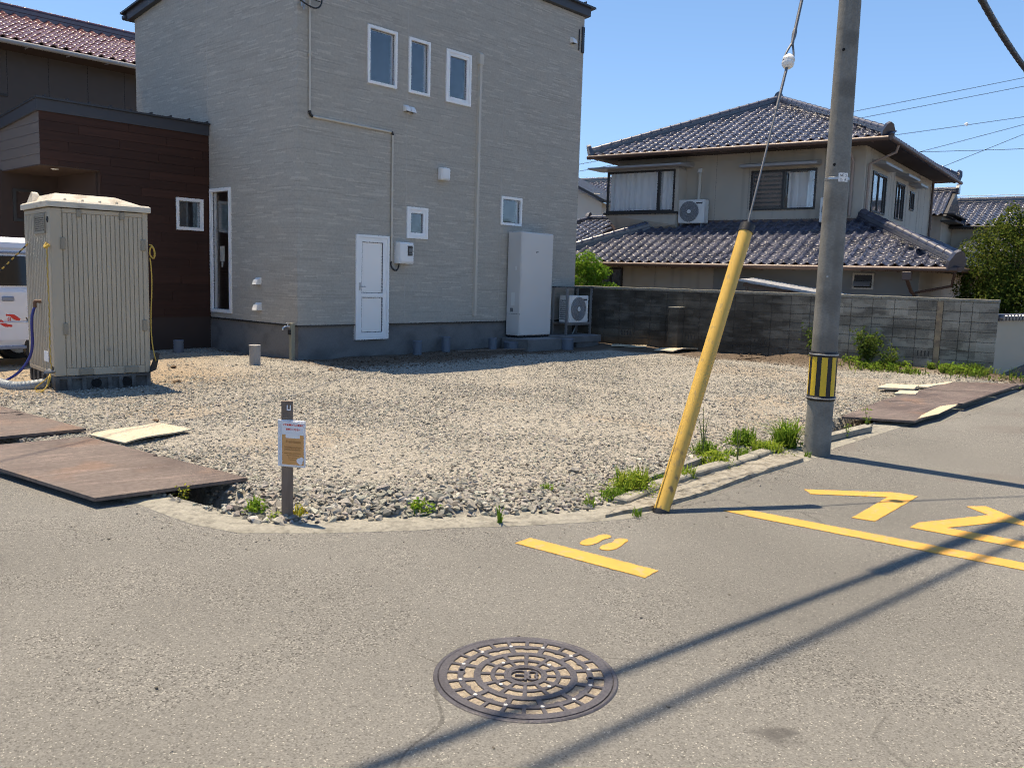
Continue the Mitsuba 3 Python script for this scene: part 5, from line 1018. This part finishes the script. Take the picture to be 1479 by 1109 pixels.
for z, u in ((3.515, -.25), (2.56, -.3)): add('bolt_hole', PF(tube([(math.sin(u) * (rad(z) - .02), -math.cos(u) * (rad(z) - .02), z), (math.sin(u) * (rad(z) + .001), -math.cos(u) * (rad(z) + .001), z)], .013, 14)), 'm_void', 40, up_)
add('step_bolt', PF(tube([(-.02, -rad(1.6) + .01, 1.6), (-.02, -rad(1.6) - .02, 1.6)], .008, 8)), 'm_galv', 40, up_)
for z in (6.2, 6.75): add('cable_clamp', cat(lathe([(rad(z), z - .05), (rad(z) + .012, z - .045), (rad(z) + .012, z + .045), (rad(z), z + .05)], 24, PX, PY), box(PX - .16, PX + .12, PY - .03, PY + .03, z - .02, z + .02, .01)), 'm_galv', 30, up_)
gw = thing('guy_wire', 'slanting steel guy wire with a white insulator and a yellow guard tube at its foot', 'guy wire')
B = np.array([1.013, 5.543, 0]); Tp = np.array([1.636, 6.20, 1.906]); ax = (Tp - B) / np.linalg.norm(Tp - B)
gd = add('guard', tube([B - ax * .02, B + ax * .03, B + ax * 1.0, Tp], [.050, .052, .050, .048], 32), 'm_guard', 40, gw); tag(gd, 'yellow plastic guard tube, scuffed near its foot')
add('guard_seam', tube([B + np.array([-.046, -.022, .03]), Tp + np.array([-.043, -.021, -.04])], .0045, 6), 'm_guard', 40, gd)
add('guard_cap', tube([Tp - ax * .035, Tp + ax * .025], .0535, 28), 'm_black', 40, gd); add('guard_foot', tube([B - ax * .03, B + ax * .012], .056, 28), 'm_black', 40, gd)
# the wire goes on towards its clamp high on the pole
end = np.array([PX - .10, PY - .05, 6.0]); ins = np.array([1.992, 6.67, 3.17])
ax = (ins - Tp) / np.linalg.norm(ins - Tp)
add('strand', cat(tube([Tp, ins - ax * .03], .0075, 8), tube([ins - ax * .42, ins - ax * .05], .011, 8)), 'm_strand', 50, gw)
d2 = (end - ins) / np.linalg.norm(end - ins); sd = np.cross(d2, (0, 1, 0)); sd /= np.linalg.norm(sd)
add('strand', cat(tube(smooth_path([ins + sd * .033 - d2 * .01, ins + sd * .03 + d2 * .06, ins + d2 * .17, ins + d2 * .3], 14), .008, 8), tube(smooth_path([ins - sd * .033 - d2 * .01, ins - sd * .03 + d2 * .06, ins + d2 * .17, ins + d2 * .3], 14), .008, 8), tube([ins + d2 * .3, end], .009, 8), tube([ins + d2 * .14, ins + d2 * .55], .0125, 8)), 'm_strand', 50, gw)
Mi = trimesh.geometry.align_vectors((0, 0, 1), d2); Mi[:3, 3] = ins
il = lathe([(0, -.055), (.025, -.052), (.043, -.03), (.046, -.012), (.036, -.004), (.036, .004), (.046, .012), (.043, .03), (.025, .052), (0, .055)], 28); il.apply_transform(Mi)
add('insulator', il, 'm_insulator', 60, gw)
def catenary(a, b, sag, n=60): 
    t = np.linspace(0, 1, n)[:, None]; p = np.array(a) * (1 - t) + np.array(b) * t; p[:, 2] -= (4 * sag * t * (1 - t))[:, 0]; return p
tc = thing('telephone_cable', 'thick black bundled cable crossing the sky at the upper right', 'cable')
p = smooth_path([(PX + .08, PY + .08, 6.2), (7.09, 13.94, 6.0), (10.07, 17.88, 6.0), (25, 37.6, 6.7)], 240)
add('bundle', tube(p, .052, 8), 'm_wire', 50, tc)
q = p.copy(); k_ = np.arange(240) * 1.9; q[:, 0] += .05 * np.cos(k_); q[:, 2] += .055 * np.sin(k_); 
p4 = smooth_path([(PX + .08, PY + .08, 6.2), (7.09, 13.94, 6.0), (10.07, 17.88, 6.0), (25, 37.6, 6.7)], 1600); k4 = np.arange(1600) * .42
h4 = p4 + np.c_[.052 * np.cos(k4) * .8, -.052 * np.cos(k4) * .6, .052 * np.sin(k4)]
add('lashing_wire', tube(h4[:900], .004, 4, False), 'm_wire', 50, tc)
p = catenary((PX - .08, PY - .08, 6.2), (-9.5, -2.47, 6.35), .05, 60)
add('bundle', tube(p[11:], .031, 8), 'm_wire', 50, tc); add('closure', tube(p[:12], .055, 10), 'm_wire', 50, tc)
pc = thing('power_line', 'higher black power line running back from the pole past the camera', 'cable')
add('line', tube(catenary((PX - .08, PY - .08, 6.75), (-9.2, -2.40, 7.6), .05), .026, 8), 'm_wire', 50, pc)
add('line_bundle', tube(catenary((PX + .08, PY + .08, 6.75), (26, 38, 8.6), .4), .02, 8), 'm_wire', 50, pc)
def far_wire(a, b, label, r=.012): 
    k = thing('overhead_wire', label, 'wire'); add('line', tube(catenary(a, b, .12, 40), r, 6), 'm_wire', 50, k); return k
for x0, z0, x1, z1, lab in ((-5, 4.87, 34, 13.55, 'upper of the two long thin wires crossing the sky behind the tiled house'), (-5, 4.6, 34, 13.15, 'lower of the two long thin wires crossing the sky behind the tiled house'),
                        (11, 7.30, 34, 11.33, 'thin wire carrying a small white marker at the upper right'), (13, 6.24, 34, 12.55, 'thin wire rising steeply right from the end of the tiled roof, above the crossing wire'),
                        (12, 7.18, 34, 8.63, 'almost level thin wire just right of the tiled roof'), (14.5, 5.22, 34, 13.95, 'lowest thin wire, crossing another one right of the tiled roof')):
    k = far_wire((x0, 38, z0), (x1, 38, z1), lab)
    if 'marker' in lab: add('marker', shift(hull(np.random.default_rng(2).normal(size=(30, 3)) / 1 * .045), 19.2, 38, 8.63), 'm_white_box', 40, k)

# ---------------------------------------------------------------- equipment beside the grey house
HF = HOUSE
pa = thing('equipment_pad', 'pale concrete equipment pad along the foundation of the grey house', 'concrete pad')
add('slab', HF(box(4.93, 6.02, -.78, -.02, -.2, .285, .012)), 'm_foundation', False, pa)
add('slab', HF(box(6.022, 7.42, -.76, -.03, .165, .315, .012)), 'm_foundation', False, pa)
add('block', HF(box(6.58, 7.38, -.72, -.05, -.2, .164)), 'm_foundation', False, pa)
he = thing('water_heater', 'tall light grey water heater cabinet standing on the pad against the house', 'water heater')
add('cabinet', HF(box(5.05, 6.055, -.40, -.03, .335, 2.46, .010)), 'm_heater', False, he)
add('front_panel', HF(box(5.062, 6.043, -.412, -.4005, .35, 2.445, .006)), 'm_heater', False, he)
add('dark_base', HF(box(5.07, 6.03, -.385, -.04, .286, .334)), 'm_black', False, he)
add('panel_gap', HF(cat(box(5.05, 6.055, -.4025, -.400, .775, .783), box(5.0485, 5.0505, -.399, -.04, .775, .783))), 'm_grille', False, he)
add('badge', HF(shift(upright(meshkit.text_mesh('aquos', .028, .002)), 5.50, -.4125, 2.06) if False else box(5.50, 5.585, -.4145, -.4122, 2.055, 2.073)), 'm_dark_ink', False, he)
add('label', HF(box(5.046, 5.0495, -.26, -.16, .95, 1.22)), 'm_ac_white', False, he); add('label', HF(box(5.046, 5.0495, -.22, -.14, .82, .90)), 'm_grille', False, he)
add('knob', HF(box(5.042, 5.0495, -.30, -.25, 1.68, 1.76, .004)), 'm_ac_white', False, he)
ac = air_conditioner(HF, 6.57, 7.24, -.50, -.20, .585, 1.178, 'white outdoor unit in a galvanised frame on the pad beside the grey house', 0)
fr9 = thing('equipment_stand', 'galvanised steel frame holding the outdoor unit above the pad', 'steel stand')
for x in (6.44, 7.29):
    for y in (-.53, -.14): add('post', HF(box(x, x + .04, y, y + .04, .316, 1.34)), 'm_galv', False, fr9)
add('rail', HF(cat(box(6.481, 7.289, -.525, -.50, .53, .57), box(6.481, 7.289, -.14, -.11, .53, .57), box(6.485, 7.285, -.499, -.141, .571, .584))), 'm_galv', False, fr9)
add('top_cover', HF(box(6.42, 7.35, -.55, -.08, 1.341, 1.36)), 'm_dark_metal', False, fr9)
add('brace', HF(tube([(6.95, -.3, .32), (7.1, -.3, .53)], .012, 6)), 'm_galv', False, fr9)
def stub(x, y, r_, h, label, m='m_bluegrey_pipe', lidr=1.06, tilt=0.0):
    k = thing('pipe_stub', label, 'pipe'); z0 = hz(x, y)
    add('tube', lathe([(0, -.1), (r_, -.1), (r_, h - .03), (0, h - .03)], 28, x, y).apply_translation((0, 0, z0)), m, 30, k)
    add('cap', lathe([(0, h - .03), (r_ * lidr, h - .03), (r_ * lidr, h - .006), (r_ * (lidr - .08), h), (0, h)], 28, x, y).apply_translation((0, 0, z0)), m, 30, k)
stub(-5.885, 15.06, .085, .22, 'grey plastic pipe stub standing by the wing foundation'); stub(-4.03, 13.36, .085, .32, 'tall grey pipe stub standing in the bare dirt left of the house corner', 'm_stub_grey')
stub(-1.79, 16.0, .085, .25, 'bluish pipe stub nearest the back door'); stub(-1.30, 16.55, .085, .28, 'bluish pipe stub second right of the back door'); stub(-.42, 17.40, .085, .23, 'bluish pipe stub close to the foundation left of the equipment pad')
stub(-.02, 17.72, .17, .17, 'wide low drain inspection lid left of the equipment pad'); stub(1.15, 18.25, .135, .22, 'short wide pipe stub under the pad of the outdoor unit')
tag(add('marker_peg', tube([(.62, 18.0, hz(.62, 18.0) - .05), (.62, 18.0, .16)], .013, 6), 'm_white_box'), 'small white peg sticking up in front of the equipment pad', 'peg')
tag(add('loose_rod', tube(smooth_path([(-1.05, 16.35, .09), (-.3, 16.95, .10), (.25, 17.45, .085)], 12), .012, 6), 'm_timber'), 'thin stick lying on the ground in front of the foundation', 'stick')
fa_ = thing('garden_tap', 'slim tap post with a chrome spout at the corner of the grey house', 'tap')
add('post', HF(box(-.135, -.065, -.02, .05, -.2, .665, .006)), 'm_faucet_post', False, fa_)
add('spout', HF(cat(tube(smooth_path([(-.13, .03, .60), (-.20, .05, .605), (-.235, .06, .585), (-.245, .065, .545)], 10), .016, 8), tube([(-.165, .04, .605), (-.165, .04, .66)], .012, 8), box(-.20, -.13, .02, .06, .655, .675, .006))), 'm_tap', 40, fa_)
add('valve_box', HF(box(-.165, -.136, -.01, .04, .47, .555, .004)), 'm_black', False, fa_)

# ---------------------------------------------------------------- plants
def leaf_cloud(pos, nrm, size, colors, seed, droop=.35, ratio=.5):
    """Folded leaf blades (4 triangles) at pos, facing nrm; returns mesh and vertex colours."""
    r = np.random.default_rng(seed); n = len(pos)
    nn = nrm + r.normal(0, .55, (n, 3)); nn /= np.linalg.norm(nn, axis=1, keepdims=True)
    t = r.normal(size=(n, 3)); t[:, 2] -= droop; t -= nn * (t * nn).sum(1, keepdims=True); t /= np.linalg.norm(t, axis=1, keepdims=True)
    b = np.cross(nn, t); s = (size * r.uniform(.6, 1.3, n))[:, None]
    P0 = pos; P1 = pos + t * s * .45 + b * s * ratio * .5 + nn * s * .07; P2 = pos + t * s * .95 - nn * s * .10; P3 = pos + t * s * .45 - b * s * ratio * .5 + nn * s * .07; Pm = pos + t * s * .5
    v = np.stack([P0, P1, P2, P3, Pm], 1).reshape(-1, 3); i = np.arange(n)[:, None] * 5
    f = np.concatenate([i + q for q in ([0, 1, 4], [1, 2, 4], [2, 3, 4], [3, 0, 4])], 1).reshape(-1, 3)
    return trimesh.Trimesh(v, f, process=False), np.repeat(colors, 5, 0)
def leaf_cols(r, n, a, b, yellow=.0):
    t = r.uniform(0, 1, (n, 1)); c = np.array(a) * (1 - t) + np.array(b) * t; return np.clip(c * (1 + .15 * r.normal(size=(n, 3)) * .4), .004, .6)
def crown(parent, blobs, n, size, ca, cb, seed, shell=.55, name='crown', ratio=.5, rough=.28):
    r = np.random.default_rng(seed); bl = np.array(blobs, float); vol = bl[:, 3] * bl[:, 4] * bl[:, 5]; w = r.choice(len(bl), n, p=vol ** .67 / (vol ** .67).sum())
    d = r.normal(size=(n, 3)); d /= np.linalg.norm(d, axis=1, keepdims=True)
    lump = 1 + rough * (meshkit.fbm(d * 2.3 + w[:, None] * 7.0, 3, seed) - .5) * 2 + rough * .8 * (meshkit.fbm(d * 6 + w[:, None] * 3.0, 2, seed + 9) - .5)
    q = np.where(r.uniform(0, 1, n) < .72, r.uniform(.86, 1.04, n), r.uniform(shell, .9, n)) * lump
    pos = bl[w, :3] + d * bl[w, 3:6] * q[:, None]
    keep_ = pos[:, 2] > bl[:, 2].min() - bl[:, 5].max() * 1.1
    # thinner leaf cover where a noise is low, so that gaps open
    g = meshkit.fbm(pos * 3.2, 3, seed + 3); keep_ &= r.uniform(0, 1, n) < np.clip((g - .30) / .16, .12, 1)
    pos, d = pos[keep_], d[keep_]; nr = d * .7 + np.array([0, 0, .55]); nr /= np.linalg.norm(nr, axis=1, keepdims=True)
    m, c = leaf_cloud(pos, nr, np.full(len(pos), size), leaf_cols(r, len(pos), ca, cb), seed + 1, ratio=ratio)
    return add(name, m, 'm_leaf', False, parent, color=c)
def limbs(parent, base, tips, r0, seed, name='trunk'):
    r = np.random.default_rng(seed); ms = []
    for t in tips:
        a, b = np.array(base, float), np.array(t, float); k = smooth_path([a, a * .65 + b * .35 + r.normal(0, .05, 3) + (0, 0, .12), a * .3 + b * .7 + r.normal(0, .06, 3), b], 12)
        ms.append(tube(k, np.linspace(r0, r0 * .25, 12), 7))
    return add(name, cat(ms), 'm_trunk', 50, parent)
hd = thing('hedge_tree', 'dense dark evergreen garden tree above the right end of the block wall', 'tree')
limbs(hd, (10.55, 18.9, -.4), [(10.1, 18.6, 2.3), (10.7, 18.8, 2.9), (11.1, 18.9, 2.4), (10.0, 18.5, 1.6)], .09, 3)
crown(hd, [(10.15, 18.55, 2.05, .62, .7, .92), (10.75, 18.8, 2.3, .66, .7, .98), (10.5, 18.5, 1.45, .95, .9, .95), (10.72, 18.8, 3.0, .28, .3, .42), (11.3, 18.9, 1.9, .6, .6, .9), (10.0, 18.4, 1.2, .55, .6, .6)], 30000, .075, (.026, .052, .010), (.15, .18, .034), 31)
hd2 = thing('garden_shrub', 'darker shrub low behind the plaster wall at the right edge', 'shrub')
limbs(hd2, (11.2, 17.9, -.4), [(10.8, 17.8, 1.1), (11.4, 17.9, 1.3)], .05, 4, 'stem')
crown(hd2, [(10.7, 17.75, .9, .75, .5, .7), (11.6, 18.0, 1.0, .8, .6, .8)], 9000, .07, (.014, .03, .008), (.06, .085, .02), 33)
mp = thing('young_maple', 'bright green young tree in the gap between the grey house and the block wall', 'tree')
limbs(mp, (1.95, 21.4, -.4), [(1.7, 21.3, 1.9), (2.1, 21.4, 1.6), (1.5, 21.4, 1.4), (2.3, 21.3, 1.2)], .05, 5)
crown(mp, [(1.72, 21.35, 1.95, .36, .4, .26), (2.0, 21.35, 1.72, .34, .35, .22), (1.6, 21.3, 1.45, .35, .4, .25), (2.15, 21.25, 1.33, .42, .4, .16), (1.75, 21.3, 1.15, .5, .4, .2)], 5200, .075, (.09, .20, .018), (.22, .34, .04), 35, ratio=.62, rough=.4)
def shrub(name, x, y, h, wd, n, label, cat_, seed, ca, cb, size=.05, stems=7, group=None, ratio=.55, z0=None):
    r = np.random.default_rng(seed); k = thing(name, label, cat_, group); z = hz(x, y) if z0 is None else z0; ms, pos, nr = [], [], []
    for i in range(stems):
        a = 2 * math.pi * i / stems + r.uniform(-.4, .4); L = h * r.uniform(.6, 1.05); sp = wd * r.uniform(.3, 1.0)
        k_ = smooth_path([(x, y, z - .03), (x + math.cos(a) * sp * .3, y + math.sin(a) * sp * .3, z + L * .5), (x + math.cos(a) * sp, y + math.sin(a) * sp, z + L)], 14)
        ms.append(tube(k_, np.linspace(.006 + h * .006, .002, 14), 5))
        t = r.uniform(.2, 1, n // stems) ** .8 * 13; b_ = k_[t.astype(int)]; e_ = r.normal(0, wd * .13 + .012, b_.shape); pos.append(b_ + e_); nr.append(e_ / (np.linalg.norm(e_, axis=1, keepdims=True) + 1e-6) * .5 + (0, 0, .8))
    pos, nr = np.vstack(pos), np.vstack(nr); pos[:, 2] = np.maximum(pos[:, 2], z + .01)
    add('stems', cat(ms), 'm_stem', 50, k); m, c = leaf_cloud(pos, nr, np.full(len(pos), size), leaf_cols(r, len(pos), ca, cb), seed + 5, ratio=ratio); add('leaves', m, 'm_leaf', False, k, color=c); return k
DG, LG = ((.03, .06, .014), (.14, .19, .036)), ((.11, .20, .02), (.24, .35, .045))
wp = lambda x, y: WALL.pt(x, y)[:2]
x, y = wp(-3.0, -.28); shrub('wall_shrub', x, y, .62, .32, 560, 'leggy leafy shrub against the block wall left of the utility pole', 'shrub', 41, *DG, .065, 6)
x, y = wp(-2.05, -.25); shrub('wall_shrub', x, y, .66, .38, 1000, 'wide leafy shrub against the block wall just right of the utility pole', 'shrub', 42, *DG, .062, 9)
x, y = wp(-1.62, -.32); shrub('wall_shrub', x, y, .40, .30, 330, 'lower leafy shrub on the grass, right of the wide one', 'shrub', 43, *DG, .06, 7)
def blades(n, xs, ys, zs, h, seed, ca, cb, lean=.5, wdt=.006):
    r = np.random.default_rng(seed); a = r.uniform(0, 2 * np.pi, n); L = h * r.uniform(.5, 1.2, n); ln = lean * r.uniform(.1, 1, n); d = np.c_[np.cos(a), np.sin(a), np.zeros(n)]; s = np.c_[-np.sin(a), np.cos(a), np.zeros(n)] * wdt
    b = np.c_[xs, ys, zs]; m1 = b + d * (L * ln * .35)[:, None] + np.c_[np.zeros(n), np.zeros(n), L * .6]; tp = b + d * (L * ln)[:, None] + np.c_[np.zeros(n), np.zeros(n), L * (1 - ln * .35)]
    v = np.stack([b - s, b + s, m1 - s * .8, m1 + s * .8, tp], 1).reshape(-1, 3); i = np.arange(n)[:, None] * 5
    f = np.concatenate([i + q for q in ([0, 1, 3], [0, 3, 2], [2, 3, 4])], 1).reshape(-1, 3); c = leaf_cols(r, n, ca, cb)
    return trimesh.Trimesh(v, f, process=False), np.repeat(c, 5, 0)
r = np.random.default_rng(60); n = 3600; gx = r.normal(-1.15, .62, n); gy = -.12 - np.abs(r.normal(0, .30, n)); q = np.array([wp(a, b) for a, b in zip(gx, gy)])
ok = meshkit.fbm(np.c_[q, np.zeros(n)] * 3, 3, 4) > .40; q = q[ok]
m, c = blades(len(q), q[:, 0], q[:, 1], lot_height(q), .13, 61, (.07, .13, .02), (.24, .30, .06), .8, .008)
r2 = np.random.default_rng(63); lq = q[r2.integers(0, len(q), 900)] + r2.normal(0, .03, (900, 2)); lm, lc = leaf_cloud(np.c_[lq, lot_height(lq) + r2.uniform(.02, .12, 900)], np.tile((0, -.2, 1.0), (900, 1)), np.full(900, .06), leaf_cols(r2, 900, *LG), 64)
tag(add('grass_patch', cat(m, lm), 'm_leaf', False, color=np.vstack([c, lc])), 'patch of grass and low weeds at the foot of the block wall', 'grass', kind='stuff')
def tuft(x, y, h, wd, n, label, seed, col, leafy=0, group=None, lean=.7, lsize=.03):
    r = np.random.default_rng(seed); k = thing('weed', label, 'weed', group); a = r.uniform(0, 2 * np.pi, n); d = wd * np.sqrt(r.uniform(0, 1, n)) * .6; xs, ys = x + d * np.cos(a), y + d * np.sin(a); h_ = h
    zs = np.where(contains_xy(lot_poly, xs, ys), lot_height(np.c_[xs, ys]), .02) - .01
    m, c = blades(n, xs, ys, zs, h, seed + 1, *col, lean, .0035 + h * .012); add('blades', m, 'm_leaf', False, k, color=c)
    if leafy:
        px = np.c_[x + r.normal(0, wd * .42, leafy), y + r.normal(0, wd * .42, leafy)]; pz = hz(x, y) + h * .75 * r.uniform(0.02, 1, leafy) * np.exp(-((px - (x, y)) ** 2).sum(1) / (wd ** 2 * .9))
        m, c = leaf_cloud(np.c_[px, pz + .01], np.tile((0, -.15, 1.0), (leafy, 1)), np.full(leafy, lsize), leaf_cols(r, leafy, *col), seed + 2); add('leaves', m, 'm_leaf', False, k, color=c)
    return k
YG = ((.15, .24, .025), (.34, .41, .055)); MG = ((.08, .16, .02), (.21, .31, .04))
tuft(.88, 5.99, .20, .20, 160, 'big bright feathery weed left of the yellow guard tube', 71, YG, 1500, lean=.5, lsize=.02)
tuft(.72, 5.80, .10, .14, 90, 'low weed spilling over the kerb in front of the feathery weed', 72, MG, 120)
tuft(1.12, 6.30, .09, .10, 40, 'small weed hidden behind the foot of the yellow guard tube', 73, MG, 60)
tuft(1.36, 6.45, .13, .10, 70, 'small weed just right of the yellow guard tube', 74, YG, 90)
tuft(1.70, 7.0, .17, .17, 60, 'leafy weed between the guard tube and the utility pole', 75, YG, 620, lsize=.026)
tuft(1.72, 7.42, .16, .16, 110, 'weed set back on the gravel behind the leafy one', 76, MG, 380, lsize=.024)
shrub('weed', 1.68, 7.36, .42, .07, 36, 'tall thin seeding stalk standing on the gravel edge', 'weed', 77, *MG, .02, 3)
shrub('weed', 1.90, 7.05, .36, .03, 16, 'single dry stalk among the weeds left of the pole', 'weed', 78, (.12, .08, .05), (.2, .15, .07), .015, 2)
tuft(2.18, 7.92, .20, .19, 90, 'rounded green weed clump farther back left of the pole', 79, MG, 900, lean=.5, lsize=.026)
tuft(2.32, 7.62, .14, .22, 220, 'wide yellowish grass patch left of the pole', 80, YG, 420, lean=.9, lsize=.022)
tuft(2.58, 7.93, .30, .17, 190, 'tall grass tuft right against the utility pole', 81, MG, 160, lean=1.15)
tuft(2.02, 7.45, .07, .22, 160, 'low thin grass between the weeds left of the pole', 82, MG, 90)
tuft(-1.545, 5.14, .12, .075, 26, 'single green weed in the stones left of the notice post', 83, LG, 90, lean=.6, lsize=.035)
tuft(-1.41, 5.06, .05, .06, 24, 'tiny yellowish weed on the kerb left of the notice post', 84, YG, 30, lsize=.02)
tuft(-1.27, 5.09, .10, .05, 18, 'small yellow-flowered weed right at the notice post', 85, ((.30, .30, .03), (.6, .5, .04)), 30, lsize=.018)
tuft(-.545, 5.275, .07, .10, 30, 'flat rosette weed in the middle of the kerb line', 86, LG, 80, lean=1.0, lsize=.035)
tuft(-.05, 5.14, .11, .025, 16, 'small upright weed in the kerb crack right of the rosette', 87, MG, 20, lsize=.02)
tuft(.53, 5.57, .08, .07, 30, 'small weed on the kerb left of the big feathery weed', 88, MG, 40, lsize=.022)
tuft(.83, 5.39, .06, .06, 26, 'tiny weed on the asphalt edge left of the guard foot', 89, MG, 24, lsize=.02)
tuft(.28, 5.95, .07, .06, 20, 'lone seedling among pale stones on the gravel', 90, LG, 16, lsize=.025)
tuft(2.64, 7.50, .05, .05, 26, 'tiny weed at the front foot of the utility pole', 91, MG, 20, lsize=.02)
shrub('weed', 3.86, 9.20, .26, .04, 40, 'single upright seedling in front of the steel plate right of the pole', 'weed', 92, *LG, .035, 2, z0=-.02)
shrub('weed', 3.38, 8.52, .16, .04, 26, 'small seedling on the concrete slab beside the pole', 'weed', 93, *LG, .03, 2, z0=.0)
shrub('weed', -2.16, 5.56, .10, .06, 60, 'small yellow-green weed growing out of the gutter under the big steel plate', 'weed', 94, (.25, .28, .03), (.5, .48, .06), .02, 4, z0=-.02)
x, y = wp(-.28, -.18); tuft(x, y, .20, .22, 120, 'grass tuft at the right end of the block wall', 95, ((.04, .09, .015), (.14, .2, .04)), 40)
x, y = WALL.pt(.35, -.1)[:2]; shrub('weed', x, y, .26, .10, 40, 'sparse weed at the foot of the plaster wall', 'weed', 96, *DG, .03, 4, z0=0)
